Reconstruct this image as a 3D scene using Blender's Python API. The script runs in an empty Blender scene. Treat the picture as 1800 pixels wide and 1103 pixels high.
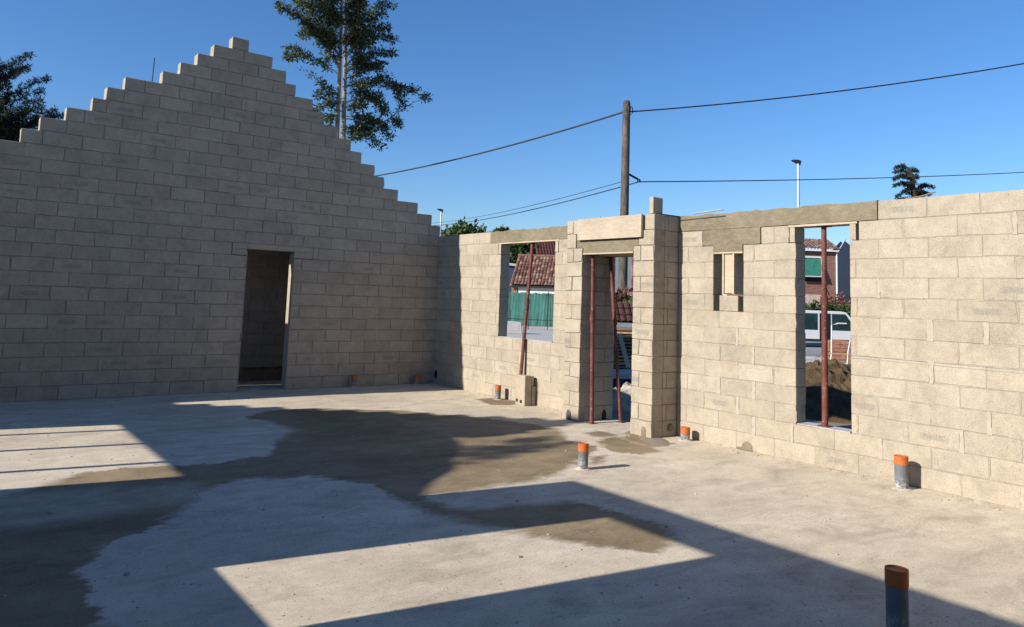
import bpy, bmesh, math, random
import numpy as np
from mathutils import Vector, Matrix, noise
R = math.radians
random.seed(7); rng = np.random.default_rng(7)
sc = bpy.context.scene
col = sc.collection

# ------------------------------------------------------------------ camera
CAM = np.array([-7.7689, -12.7483, 1.694])
YAW, PITCH, ROLL, FPX, PY = 0.6425, 0.1063, 0.0359, 1334.97, 380.6
def _basis(y, p, r):
    cy, sy, cp, sp, cr, sr = math.cos(y), math.sin(y), math.cos(p), math.sin(p), math.cos(r), math.sin(r)
    f = np.array([sy*cp, cy*cp, sp]); rt = np.array([cy, -sy, 0.]); u = np.cross(rt, f)
    return f, rt*cr+u*sr, -rt*sr+u*cr
CF, CR, CU = _basis(YAW, PITCH, ROLL)
cd = bpy.data.cameras.new('camera'); cam = bpy.data.objects.new('camera', cd); col.objects.link(cam)
cd.sensor_width = 36; cd.lens = FPX/1800*36; cd.shift_y = -(551.5-PY)/1800
cd.clip_start = .05; cd.clip_end = 3000
cam.matrix_world = Matrix(((CR[0], CU[0], -CF[0], CAM[0]), (CR[1], CU[1], -CF[1], CAM[1]), (CR[2], CU[2], -CF[2], CAM[2]), (0, 0, 0, 1)))
sc.camera = cam
# ------------------------------------------------------------------ light
SAT = 1.6
SE, SK = .49, .15          # fall and sideways drift of the sunlight per metre towards +X
sund = Vector((1, -SK, -SE)).normalized()
elev = math.asin(-sund.z); azim = math.atan2(-sund.x, -sund.y)   # clockwise from +Y
w = bpy.data.worlds.new('World'); sc.world = w; w.use_nodes = True
nt = w.node_tree; nt.nodes.clear()
out = nt.nodes.new('ShaderNodeOutputWorld'); bg = nt.nodes.new('ShaderNodeBackground'); sky = nt.nodes.new('ShaderNodeTexSky')
sky.sky_type = 'NISHITA'; sky.sun_disc = False; sky.sun_elevation = elev; sky.sun_rotation = azim
sky.air_density = 1.0; sky.dust_density = 0.1; sky.ozone_density = 2.4; sky.altitude = 300
bw = nt.nodes.new('ShaderNodeRGBToBW'); nt.links.new(sky.outputs[0], bw.inputs[0])     # a slightly more saturated clear sky
vm1 = nt.nodes.new('ShaderNodeVectorMath'); vm1.operation = 'SCALE'; vm1.inputs['Scale'].default_value = SAT; nt.links.new(sky.outputs[0], vm1.inputs[0])
vm2 = nt.nodes.new('ShaderNodeVectorMath'); vm2.operation = 'SCALE'; vm2.inputs['Scale'].default_value = 1-SAT; nt.links.new(bw.outputs[0], vm2.inputs[0])
vm3 = nt.nodes.new('ShaderNodeVectorMath'); vm3.operation = 'ADD'; nt.links.new(vm1.outputs[0], vm3.inputs[0]); nt.links.new(vm2.outputs[0], vm3.inputs[1])
vm4 = nt.nodes.new('ShaderNodeVectorMath'); vm4.operation = 'MAXIMUM'; nt.links.new(vm3.outputs[0], vm4.inputs[0])
vm5 = nt.nodes.new('ShaderNodeVectorMath'); vm5.operation = 'MULTIPLY'; vm5.inputs[1].default_value = (1.04, 1.01, 1.15); nt.links.new(vm4.outputs[0], vm5.inputs[0])
nt.links.new(vm5.outputs[0], bg.inputs[0]); nt.links.new(bg.outputs[0], out.inputs[0]); bg.inputs[1].default_value = .069
sl = bpy.data.lights.new('sun', 'SUN'); sl.energy = 5.0; sl.angle = R(.5); sl.color = (1, .928, .85)
so = bpy.data.objects.new('sun', sl); col.objects.link(so); so.rotation_euler = sund.to_track_quat('-Z', 'Y').to_euler(); so.location = (-30, 5, 30)
sc.view_settings.view_transform = 'Standard'; sc.view_settings.look = 'None'; sc.view_settings.gamma = 1
sc.view_settings.use_curve_mapping = False; sc.view_settings.exposure = .66

# ------------------------------------------------------------------ measuring from the calibrated camera
def ray(x, y): return CF + CR*(x-900)/FPX - CU*(y-PY)/FPX
def at(x, y, depth): return Vector(CAM + ray(x, y)*depth)
def fl(x, y, z=0.):
    d = ray(x, y); return Vector(CAM + d*((z-CAM[2])/d[2]))
def project(p):
    d = np.array(p, float)-CAM; z = d@CF
    return 900+FPX*(d@CR)/z, PY-FPX*(d@CU)/z, z

# ------------------------------------------------------------------ object helpers
def tag(o, label=None, cat=None, group=None, kind=None):
    if label: o['label'] = label
    if cat: o['category'] = cat
    if group: o['group'] = group
    if kind: o['kind'] = kind
    return o
def link(name, me, parent=None, m=None):
    o = bpy.data.objects.new(name, me)
    if m and me and not me.materials: me.materials.append(m)
    o.parent = parent; col.objects.link(o); return o
def empty(name, loc=(0, 0, 0), rz=0):
    o = bpy.data.objects.new(name, None); o.location = loc; o.rotation_euler = (0, 0, rz); o.empty_display_size = .2
    col.objects.link(o); return o
def pyd(name, v, f, m=None, parent=None, smooth=False):
    me = bpy.data.meshes.new(name); me.from_pydata([tuple(p) for p in v], [], [tuple(q) for q in f])
    if smooth: me.polygons.foreach_set('use_smooth', [True]*len(me.polygons))
    me.update(); return link(name, me, parent, m)
class MB:
    def __init__(s): s.v = []; s.f = []
    def box(s, lo, hi, M=None, jit=0):
        n = len(s.v)
        for z in (lo[2], hi[2]):
            for x, y in ((lo[0], lo[1]), (hi[0], lo[1]), (hi[0], hi[1]), (lo[0], hi[1])):
                p = Vector((x, y, z))
                if jit: p += Vector([random.uniform(-jit, jit) for _ in range(3)])
                s.v.append(M @ p if M else p)
        s.f += [(n, n+3, n+2, n+1), (n+4, n+5, n+6, n+7), (n, n+1, n+5, n+4), (n+1, n+2, n+6, n+5), (n+2, n+3, n+7, n+6), (n+3, n, n+4, n+7)]
        return s
    def tube(s, pts, rad, seg=10, cap=True):
        pts = [Vector(p) for p in pts]; rad = rad if isinstance(rad, (list, tuple)) else [rad]*len(pts)
        rings = []
        for i, p in enumerate(pts):
            d = (pts[min(i+1, len(pts)-1)]-pts[max(i-1, 0)]).normalized()
            a = Vector((0, 0, 1)) if abs(d.z) < .9 else Vector((1, 0, 0))
            x = d.cross(a).normalized(); y = d.cross(x)
            n = len(s.v)
            for k in range(seg):
                t = 2*math.pi*k/seg; s.v.append(p + (x*math.cos(t)+y*math.sin(t))*rad[i])
            rings.append(n)
        for a, b in zip(rings, rings[1:]):
            for k in range(seg): s.f.append((a+k, a+(k+1) % seg, b+(k+1) % seg, b+k))
        if cap: s.f.append(tuple(rings[0]+k for k in range(seg))[::-1]); s.f.append(tuple(rings[-1]+k for k in range(seg)))
        return s
    def prism(s, poly, lo, hi, M=None):   # poly in (x,z), extruded along y
        n = len(s.v); k = len(poly)
        for y in (lo, hi):
            for x, z in poly:
                p = Vector((x, y, z)); s.v.append(M @ p if M else p)
        s.f.append(tuple(n+i for i in range(k))); s.f.append(tuple(n+k+i for i in range(k))[::-1])
        for i in range(k): s.f.append((n+i, n+k+i, n+k+(i+1) % k, n+(i+1) % k))
        return s
    def build(s, name, m, parent=None, smooth=False, fix=True, bev=0):
        bm = bmesh.new(); vs = [bm.verts.new(p) for p in s.v]
        for f in s.f:
            try: bm.faces.new([vs[i] for i in f])
            except ValueError: pass
        if fix: bmesh.ops.recalc_face_normals(bm, faces=bm.faces)
        if bev: bmesh.ops.bevel(bm, geom=bm.edges[:], offset=bev, segments=1, affect='EDGES', clamp_overlap=True)
        me = bpy.data.meshes.new(name); bm.to_mesh(me); bm.free()
        if smooth:
            me.polygons.foreach_set('use_smooth', [True]*len(me.polygons))
            try: me.set_sharp_from_angle(angle=R(40))
            except Exception: pass
        return link(name, me, parent, m)

# ------------------------------------------------------------------ materials
class NT:
    def __init__(s, name):
        s.m = bpy.data.materials.new(name); s.m.use_nodes = True; s.t = s.m.node_tree; s.n = s.t.nodes
        s.b = s.n['Principled BSDF']; s.b.inputs['Specular IOR Level'].default_value = .25
    def new(s, k, **kw):
        n = s.n.new('ShaderNode'+k)
        for a, b in kw.items(): setattr(n, a, b)
        return n
    def l(s, a, b): s.t.links.new(a, b)
    def noise(s, scale, detail=4, rough=.6, vec=None, dist=0):
        n = s.new('TexNoise'); n.inputs['Scale'].default_value = scale; n.inputs['Detail'].default_value = detail
        n.inputs['Roughness'].default_value = rough; n.inputs['Distortion'].default_value = dist
        if vec is not None: s.l(vec, n.inputs['Vector'])
        return n.outputs['Fac']
    def ramp(s, fac, stops, interp='LINEAR'):
        n = s.new('ValToRGB'); cr = n.color_ramp; cr.interpolation = interp
        while len(cr.elements) < len(stops): cr.elements.new(.5)
        for e, (p, c) in zip(cr.elements, stops): e.position = p; e.color = (*c, 1) if isinstance(c, tuple) else (c, c, c, 1)
        s.l(fac, n.inputs['Fac']); return n.outputs['Color']
    def math(s, op, a, b=None, c=None, clamp=False):
        n = s.new('Math', operation=op, use_clamp=clamp)
        for i, q in enumerate((a, b, c)):
            if q is None: continue
            if isinstance(q, (int, float)): n.inputs[i].default_value = q
            else: s.l(q, n.inputs[i])
        return n.outputs[0]
    def mix(s, fac, a, b, mode='MIX'):
        n = s.new('Mix', data_type='RGBA', blend_type=mode)
        for k, q in ((0, fac), (6, a), (7, b)):
            if isinstance(q, (int, float)): n.inputs[k].default_value = q
            elif isinstance(q, tuple): n.inputs[k].default_value = (*q, 1)
            else: s.l(q, n.inputs[k])
        return n.outputs[2]
    def map(s, vec, scale=(1, 1, 1), rot=(0, 0, 0)):
        n = s.new('Mapping'); n.inputs['Scale'].default_value = scale; n.inputs['Rotation'].default_value = rot
        s.l(vec, n.inputs['Vector']); return n.outputs[0]
    def pos(s): return s.new('NewGeometry').outputs['Position']
    def obj(s): return s.new('TexCoord').outputs['Object']
    def rnd(s):
        a = s.new('ObjectInfo').outputs['Random']; b = s.new('NewGeometry').outputs['Random Per Island']
        return s.math('FRACT', s.math('ADD', a, b))
    def bump(s, h, strength=.3, dist=.01):
        n = s.new('Bump'); n.inputs['Strength'].default_value = strength; n.inputs['Distance'].default_value = dist
        s.l(h, n.inputs['Height']); s.l(n.outputs[0], s.b.inputs['Normal'])
    def done(s, color, rough=.85, metal=0):
        if isinstance(color, tuple): s.b.inputs['Base Color'].default_value = (*color, 1)
        else: s.l(color, s.b.inputs['Base Color'])
        if isinstance(rough, (int, float)): s.b.inputs['Roughness'].default_value = rough
        else: s.l(rough, s.b.inputs['Roughness'])
        s.b.inputs['Metallic'].default_value = metal
        return s.m
def simple(name, c, rough=.8, metal=0, var=.25, scale=6, bump=.15, bd=.004, detail=5):
    s = NT(name); p = s.pos()
    n = s.noise(scale, detail, .6, p)
    k = s.ramp(n, [(.3, 1-var), (.7, 1+var)])
    colr = s.mix(1.0, c, k, 'MULTIPLY')
    if bump: s.bump(s.noise(scale*12, 4, .7, p), bump, bd)
    return s.done(colr, rough, metal)
def block_mat(name, base, dark=1.):
    s = NT(name); o = s.obj(); p = s.pos(); r = s.rnd()
    tone = s.ramp(r, [(0, .92), (.5, 1.0), (1, 1.06)])
    c = s.mix(1, base, tone, 'MULTIPLY')
    c = s.mix(s.math('MULTIPLY', s.math('FRACT', s.math('MULTIPLY', r, 7.3)), .12), c, tuple(x*y for x, y in zip(base, (.95, .82, .66))), 'MIX')
    cloud = s.ramp(s.noise(3.1, 5, .62, p, .4), [(.32, .84), (.5, 1.0), (.7, 1.1)])
    c = s.mix(1, c, cloud, 'MULTIPLY')
    blot = s.ramp(s.noise(14, 4, .7, p), [(.35, .93), (.62, 1.05)]); c = s.mix(1, c, blot, 'MULTIPLY')
    grain = s.ramp(s.noise(85, 4, .85, p), [(.3, .68), (.5, 1.0), (.72, 1.2)]); c = s.mix(1, c, grain, 'MULTIPLY')
    pits = s.ramp(s.noise(60, 2, .5, p), [(.33, .55), (.38, 1.0)]); c = s.mix(.55, c, s.mix(1, c, pits, 'MULTIPLY'))
    # printed maker's stamp on a few blocks, too worn to read
    sx = s.new('SeparateXYZ'); s.l(o, sx.inputs[0])
    ax = s.math('ABSOLUTE', sx.outputs[0]); az = s.math('ABSOLUTE', s.math('ADD', sx.outputs[2], .005))
    inx = s.math('SUBTRACT', 1, s.math('MULTIPLY', s.math('SUBTRACT', ax, .09), 22), clamp=True)
    inz = s.math('SUBTRACT', 1, s.math('MULTIPLY', s.math('SUBTRACT', az, .022), 60), clamp=True)
    sel = s.math('GREATER_THAN', s.math('FRACT', s.math('MULTIPLY', r, 13.7)), .88)
    ink = s.ramp(s.noise(75, 2, .5, s.map(p, (1, 1, .7))), [(.42, 0.), (.56, 1.)])
    f = s.math('MULTIPLY', s.math('MULTIPLY', inx, inz), s.math('MULTIPLY', sel, s.math('MULTIPLY', s.math('ADD', s.math('MULTIPLY', ink, .7), .3), .5)))
    c = s.mix(f, c, (.13, .13, .13))
    h = s.math('ADD', s.math('MULTIPLY', s.noise(130, 3, .75, p), 1.), s.math('MULTIPLY', s.noise(25, 4, .6, p), 1.2))
    s.bump(h, .45, .004)
    return s.done(c, .95)
M_BLOCK = block_mat('concrete_block', (.347, .303, .230))
M_BLOCK_G = block_mat('concrete_block_grey', (.355, .307, .236))
M_BLOCK_D = block_mat('shade_darkened_block', (.27, .24, .205))  # block colour darkened to stand for the unlit back room
M_MORTAR = simple('mortar', (.29, .258, .205), .95, var=.2, scale=9)
M_MORTAR_P = simple('pale_mortar', (.36, .315, .245), .95, var=.1, scale=20)
def grout_mat():
    s = NT('cast_concrete'); p = s.pos()
    c = s.mix(s.ramp(s.noise(2.2, 5, .6, p, .6), [(.35, 0.), (.65, 1.)]), (.145, .122, .078), (.205, .174, .118))
    c = s.mix(s.ramp(s.noise(9, 4, .6, s.map(p, (1, 1, 3))), [(.45, 0.), (.75, .45)]), c, (.30, .26, .185))
    c = s.mix(1, c, s.ramp(s.noise(70, 3, .7, p), [(.3, .82), (.7, 1.12)]), 'MULTIPLY')
    s.bump(s.noise(22, 5, .7, p), .4, .008); return s.done(c, .9)
M_GROUT = grout_mat()
def wood_mat(name, a, b, rough=.8, sc=(1, 1, 1)):
    s = NT(name); p = s.pos()
    g = s.noise(7, 5, .6, s.map(p, sc), 1.5)
    c = s.mix(s.ramp(g, [(.35, 0.), (.68, 1.)]), a, b)
    c = s.mix(1, c, s.ramp(s.noise(2.3, 3, .5, p), [(.35, .88), (.65, 1.08)]), 'MULTIPLY')
    s.bump(g, .2, .003); return s.done(c, rough)
M_PLY = wood_mat('plywood', (.38, .30, .20), (.46, .385, .275), sc=(1, 1, 5))
M_BOARD = wood_mat('plywood_shutter', (.34, .28, .20), (.43, .365, .28), sc=(1, .8, 5))
M_TIMBER = wood_mat('timber', (.34, .22, .10), (.50, .35, .17), sc=(1, 1, 1))
M_OLDWOOD = wood_mat('old_wood', (.16, .11, .075), (.27, .20, .14))
def floor_mat():
    s = NT('concrete_slab'); p = s.pos()
    base = s.mix(s.ramp(s.noise(.55, 5, .6, p, .5), [(.35, 0.), (.65, 1.)]), (.51, .435, .322), (.625, .54, .405))
    st = s.map(p, (.9, 2.0, 1), (0, 0, R(-14)))
    base = s.mix(1, base, s.ramp(s.noise(1.7, 6, .68, st, .8), [(.3, .76), (.5, 1.0), (.7, 1.11)]), 'MULTIPLY')
    base = s.mix(1, base, s.ramp(s.noise(4.5, 6, .7, p, .3), [(.32, .88), (.66, 1.07)]), 'MULTIPLY')
    base = s.mix(1, base, s.ramp(s.noise(75, 4, .8, p), [(.3, .74), (.7, 1.18)]), 'MULTIPLY')
    base = s.mix(1, base, s.ramp(s.noise(38, 3, .6, p), [(.31, .5), (.38, 1.0)]), 'MULTIPLY')
    # rough trowelled areas: scattered dark pinholes
    base = s.mix(1, base, s.ramp(s.noise(1.1, 7, .72, s.map(p, (1, 1.5, 1), (0, 0, R(20)))), [(.36, .86), (.48, 1.0), (.7, 1.05)]), 'MULTIPLY')
    base = s.mix(s.ramp(s.noise(.8, 5, .6, p, 1.), [(.5, 0.), (.72, .35)]), base, (.50, .425, .32))
    pin = s.math('MULTIPLY', s.ramp(s.noise(24, 4, .75, s.map(p, (1, 1.8, 1))), [(.57, 0.), (.66, 1.)]), s.ramp(s.noise(.9, 3, .5, p), [(.44, 0.), (.60, .75)]))
    base = s.mix(pin, base, (.20, .18, .15))
    at_ = s.new('Attribute', attribute_name='wet'); d = at_.outputs['Fac']      # metres inside the damp patch, 0.5 = edge
    n1 = s.math('MULTIPLY', s.math('SUBTRACT', s.noise(3.2, 8, .74, s.map(p, (.8, 1.6, 1)), .8), .5), .5)
    w_ = s.math('ADD', d, n1)
    soft = s.ramp(s.noise(.7, 2, .5, p), [(.35, .03), (.65, .22)])
    wet = s.math('DIVIDE', s.math('SUBTRACT', w_, s.math('SUBTRACT', .5, s.math('MULTIPLY', soft, .5))), soft, clamp=True)
    rim = s.ramp(w_, [(.38, 0.), (.47, .35), (.5, 0.)])
    base = s.mix(rim, base, (.58, .54, .48))
    wetc = s.mix(1, base, s.mix(s.ramp(s.noise(1.3, 4, .6, p), [(.35, 0.), (.65, 1.)]), (.37, .325, .25), (.52, .465, .37)), 'MULTIPLY')
    dmp = s.new('Attribute', attribute_name='damp').outputs['Fac']; brk = s.math('MULTIPLY', s.math('SUBTRACT', s.noise(2.6, 6, .7, p, .5), .5), 1.1)
    wet = s.math('MULTIPLY', wet, s.math('ADD', dmp, s.math('MULTIPLY', brk, s.math('SUBTRACT', 1.15, dmp)), clamp=True))
    c = s.mix(wet, base, wetc)
    h = s.math('ADD', s.noise(90, 4, .75, p), s.math('MULTIPLY', s.noise(7, 5, .6, st), 1.5))
    s.bump(h, .35, .006)
    return s.done(c, s.math('SUBTRACT', .92, s.math('MULTIPLY', wet, .14)))
M_FLOOR = floor_mat()
def rust_mat():
    s = NT('rusty_red_paint'); p = s.pos()
    c = s.mix(s.ramp(s.noise(9, 5, .65, s.map(p, (1, 1, .5))), [(.38, 0.), (.66, 1.)]), (.095, .026, .018), (.165, .058, .042))
    c = s.mix(s.ramp(s.noise(31, 4, .7, p), [(.60, 0.), (.68, .75)]), c, (.40, .33, .29))
    s.bump(s.noise(60, 3, .6, p), .3, .002); return s.done(c, .62)
M_PROP = rust_mat()
M_PROPIN = simple('prop_inner_tube', (.24, .14, .115), .6, .2, .35, 18)
M_STEEL = simple('galvanised_steel', (.42, .44, .46), .45, .6, .15, 10, .05)
def pvc():
    s = NT('grey_pvc'); p = s.pos(); sx = s.new('SeparateXYZ'); s.l(p, sx.inputs[0])
    c = s.mix(1, (.13, .142, .155), s.ramp(s.noise(12, 3, .5, p), [(.3, .85), (.7, 1.1)]), 'MULTIPLY')
    low = s.math('SUBTRACT', 1, s.math('MULTIPLY', sx.outputs[2], 7), clamp=True)
    f = s.math('MULTIPLY', s.ramp(s.noise(34, 4, .7, p), [(.46, 0.), (.58, 1.)]), low)
    return s.done(s.mix(f, c, (.45, .43, .40)), .5)
M_PVC = pvc()
M_ORANGE = simple('orange_pvc', (.44, .12, .032), .55, 0, .18, 25, .05)
M_DARK = simple('dark_metal', (.03, .03, .032), .5, .3, .2)
M_BLACK = simple('black_rubber', (.012, .012, .013), .7)
M_POLE = wood_mat('weathered_pole', (.05, .043, .036), (.135, .117, .097), sc=(1, 1, .25))
M_DIRT = simple('dirt', (.115, .078, .036), .95, 0, .5, 2.6, 1., .08, 8)
M_GROUND = simple('bare_ground', (.24, .20, .15), .95, 0, .25, .5, .5, .02, 8)
M_ROAD = simple('asphalt', (.25, .25, .255), .9, 0, .12, .8, .2, .01)
M_PAVE = simple('pavement', (.38, .37, .36), .9, 0, .1, 1.2, .2)
M_WHITE = simple('white_render', (.74, .72, .68), .9, 0, .06, 2)
M_WPAINT = simple('white_paint', (.58, .58, .58), .35, 0, .03, 2, 0)
M_TILE = None
def tile_mat():
    s = NT('clay_tile'); r = s.rnd(); p = s.pos()
    c = s.ramp(r, [(0, (.10, .05, .038)), (.4, (.17, .085, .06)), (.75, (.24, .14, .10)), (1, (.33, .22, .16))])
    c = s.mix(1, c, s.ramp(s.noise(3, 4, .6, p), [(.3, .7), (.7, 1.2)]), 'MULTIPLY'); return s.done(c, .9)
M_TILE = tile_mat()
def brickwork():
    s = NT('red_brick'); p = s.obj(); b = s.new('TexBrick'); s.l(s.map(p, (1, 1, 1), (R(90), 0, 0)), b.inputs['Vector'])
    b.inputs['Color1'].default_value = (.15, .06, .042, 1); b.inputs['Color2'].default_value = (.20, .09, .06, 1); b.inputs['Mortar'].default_value = (.23, .18, .15, 1)
    b.inputs['Scale'].default_value = 1; b.inputs['Brick Width'].default_value = .30; b.inputs['Row Height'].default_value = .12; b.inputs['Mortar Size'].default_value = .012
    return s.done(b.outputs['Color'], .9)
M_BRICK = brickwork()
M_GREENF = simple('green_screen_fabric', (.055, .165, .14), .85, 0, .22, 1.2, .3, .01)
M_SHUTTER = simple('green_shutter', (.03, .15, .11), .6)
M_BLUE = simple('navy_panel', (.02, .035, .085), .6, 0, .2)
M_TARP = simple('blue_tarpaulin', (.018, .05, .11), .45, 0, .3, 3, .5, .03)
M_GREYW = simple('grey_render', (.19, .20, .225), .9, 0, .06, 2)
M_GLASS = simple('dark_teal_glass', (.01, .035, .038), .12, 0, .4, 2, 0)
M_CABLE = simple('cable', (.025, .027, .03), .6)
M_STONE = simple('rubble', (.36, .32, .26), .95, 0, .3, 5)
M_TERRA = simple('terracotta_brick', (.30, .15, .09), .9, 0, .25, 5)
def leaf_mat(name, a, b):
    s = NT(name); r = s.rnd(); p = s.pos()
    c = s.mix(r, a, b); c = s.mix(1, c, s.ramp(s.noise(1.3, 3, .5, p), [(.3, .65), (.7, 1.3)]), 'MULTIPLY')
    s.b.inputs['Specular IOR Level'].default_value = .2
    tr = s.new('BsdfTranslucent'); s.l(c, tr.inputs[0]); mx = s.new('MixShader'); mx.inputs[0].default_value = .22
    o = s.n['Material Output']; s.l(s.b.outputs[0], mx.inputs[1]); s.l(tr.outputs[0], mx.inputs[2]); s.l(mx.outputs[0], o.inputs[0])
    return s.done(c, .6)
M_LEAF1 = leaf_mat('fir_needles', (.030, .050, .022), (.10, .125, .05))
M_LEAF2 = leaf_mat('cedar_needles', (.018, .028, .018), (.05, .06, .035))
M_LEAF3 = leaf_mat('broad_leaves', (.03, .055, .016), (.08, .12, .035))
M_LEAF4 = leaf_mat('red_leaves', (.12, .03, .02), (.26, .13, .10))
M_BARK = simple('pale_bark', (.27, .215, .14), .9, 0, .3, 6)
M_BARKD = simple('dark_bark', (.05, .038, .028), .9, 0, .3, 6)

# ------------------------------------------------------------------ blockwork
CH = .2025; BT = .20
_bl = {}
def block_mesh(L, var, mat, H=CH, T=BT, gap=.007):
    key = (round(L, 2), var, mat.name, round(H, 3), round(T, 2))
    if key in _bl: return _bl[key]
    rs = random.Random(hash(key[0:2]) + var*17)
    bm = bmesh.new(); l, h, t = (round(L, 2)-gap)/2, (H-gap)/2, T/2
    vs = [bm.verts.new((x*l+rs.uniform(-.0015, .0015), y*t, z*h+rs.uniform(-.0018, .0018))) for x in (-1, 1) for y in (-1, 1) for z in (-1, 1)]
    for f in ((0, 1, 3, 2), (4, 6, 7, 5), (0, 4, 5, 1), (2, 3, 7, 6), (0, 2, 6, 4), (1, 5, 7, 3)): bm.faces.new([vs[i] for i in f])
    if var >= 3:
        vv = vs[rs.randrange(8)]; vv.co.x *= 1-rs.uniform(.006, .02)/l; vv.co.z *= 1-rs.uniform(.05, .16)
    bmesh.ops.recalc_face_normals(bm, faces=bm.faces)
    bmesh.ops.bevel(bm, geom=bm.edges[:], offset=.0045, segments=1, affect='EDGES')
    me = bpy.data.meshes.new('block'); bm.to_mesh(me); bm.free(); me.materials.append(mat); _bl[key] = me; return me
def minus(spans, a, b):
    o = []
    for s0, s1 in spans:
        if b <= s0 or a >= s1: o.append((s0, s1)); continue
        if a-s0 > .02: o.append((s0, a))
        if s1-b > .02: o.append((b, s1))
    return o
class Wall:
    """u runs along the wall, the visible face is at w=0, thickness goes to w=+T; M maps (u,w,z) to the world"""
    def __init__(s, name, label, M, mat, T=BT, cat='wall'):
        s.root = tag(empty(name, M @ Vector((0, 0, 0))), label, cat); s.M = M; s.mat = mat; s.T = T; s.rec = .012; s.sm = (.30, .42); s.items = []; s.core = MB(); s.pale = MB(); s.pale2 = MB()
        s.wl = Matrix.Translation(s.root.location).inverted()
    def course(s, z0, spans, phase, H=CH, pale=0, ends=True, mod=.5):
        for a, b in spans:
            cuts = [a]; k = math.floor((a-phase)/mod)+1
            while phase+k*mod < b-.07:
                c = phase+k*mod
                c += random.uniform(-.012, .012)
                if c-cuts[-1] > .07: cuts.append(c)
                k += 1
            cuts.append(b)
            ed = [[cuts[i], cuts[i+1]] for i in range(len(cuts)-1)]
            for i in range(len(ed)-1):
                if random.random() < pale and ed[i][1]-ed[i][0] > .2 and ed[i+1][1]-ed[i+1][0] > .2:
                    g = random.uniform(.02, .045); c = ed[i][1]; ed[i][1] -= g*.5; ed[i+1][0] += g*.5
                    zz = np.linspace(z0-.004, z0+H+.002, 6); l = [c-g*.5-random.uniform(-.002, .012) for _ in zz]; r = [c+g*.5+random.uniform(-.002, .012) for _ in zz]
                    for q in range(5):
                        n = len(s.pale.v); f = -.0028
                        for u, ww, z in ((l[q], f, zz[q]), (r[q], f, zz[q]), (r[q+1], f, zz[q+1]), (l[q+1], f, zz[q+1]), (l[q], .02, zz[q]), (r[q], .02, zz[q]), (r[q+1], .02, zz[q+1]), (l[q+1], .02, zz[q+1])):
                            s.pale.v.append(s.wl @ (s.M @ Vector((u, ww, z))))
                        s.pale.f += [(n, n+1, n+2, n+3), (n, n+4, n+5, n+1), (n+3, n+2, n+6, n+7), (n, n+3, n+7, n+4), (n+1, n+5, n+6, n+2)]
            for x0, x1 in ed: s.items.append(((x0+x1)/2, z0+H/2, x1-x0, H))
            s.core.box((a+.010, s.rec, z0-.004), (b-.010, s.T-s.rec, z0+H-.003), s.wl @ s.M)
    def smear(s, it):
        u, z, L, H = it; pv, pb = s.sm; f = -.0012
        def strip(pts_lo, pts_hi):
            n = len(s.pale2.v); k = len(pts_lo)
            for a, b in zip(pts_lo, pts_hi): s.pale2.v += [s.wl @ (s.M @ Vector((a[0], f+random.uniform(-.001, .0006), a[1]))), s.wl @ (s.M @ Vector((b[0], f+random.uniform(-.001, .0006), b[1])))]
            for i in range(k-1): q = n+2*i; s.pale2.f.append((q, q+2, q+3, q+1))
        if random.random() < pb:
            a = u-L/2+random.uniform(0, .5)*L*.7; b = min(u+L/2, a+random.uniform(.25, 1)*L); xs = np.linspace(a, b, 7); zb = z-H/2
            strip([(x, zb-random.uniform(.002, .008)) for x in xs], [(x, zb+random.uniform(.002, .009)) for x in xs])
        if random.random() < pv:
            x0 = u+L/2; zs = np.linspace(z-H/2+random.uniform(0, .06), z+H/2-random.uniform(0, .06), 5)
            strip([(x0+random.uniform(.002, .008), q) for q in zs], [(x0-random.uniform(.002, .008), q) for q in zs])
    def finish(s, maxn=300, visible=True, jit=.0022):
        inv = s.wl
        def score(it):
            p = s.M @ Vector((it[0], 0, it[1])); x, y, z = project(p)
            if z < .3 or x < -80 or x > 1880 or y < -60 or y > 1160: return -1
            return 1/z
        its = sorted(s.items, key=score, reverse=True)
        vis = [i for i in its if score(i) > 0][:maxn] if visible else []
        rest = its[len(vis):]
        for (u, z, L, H) in vis:
            me = block_mesh(L, random.randrange(6), s.mat, H, s.T)
            o = bpy.data.objects.new('block', me); o.parent = s.root
            flip = Matrix.Diagonal((random.choice((1, -1)), 1, random.choice((1, -1)), 1)) if False else Matrix()
            o.matrix_local = inv @ s.M @ Matrix.Translation((u, s.T/2+random.uniform(-jit, jit), z+random.uniform(-.001, .001))) @ Matrix.Rotation(R(random.gauss(0, .32)), 4, 'Y') @ Matrix.Rotation(R(random.gauss(0, .12)), 4, 'Z') @ flip
            col.objects.link(o)
        if rest:
            b = MB()
            for (u, z, L, H) in rest:
                g = .0045
                b.box((u-L/2+g, random.uniform(-jit, jit), z-H/2+g), (u+L/2-g, s.T+random.uniform(-jit, jit), z+H/2-g), inv @ s.M)
            o = b.build('blockwork', s.mat, s.root); o['kind'] = 'stuff'
        if visible and maxn > 100:
            for it in vis: s.smear(it)
            o = s.pale2.build('joint_smear', s.mat, s.root, fix=False); o['kind'] = 'stuff'
        if s.pale.v: o = s.pale.build('pointing', M_MORTAR_P, s.root); o['kind'] = 'stuff'
        s.core.build('mortar', M_MORTAR, s.root)
        return s.root
def prow(k): return -.22 if k % 2 else 0.0

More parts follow.
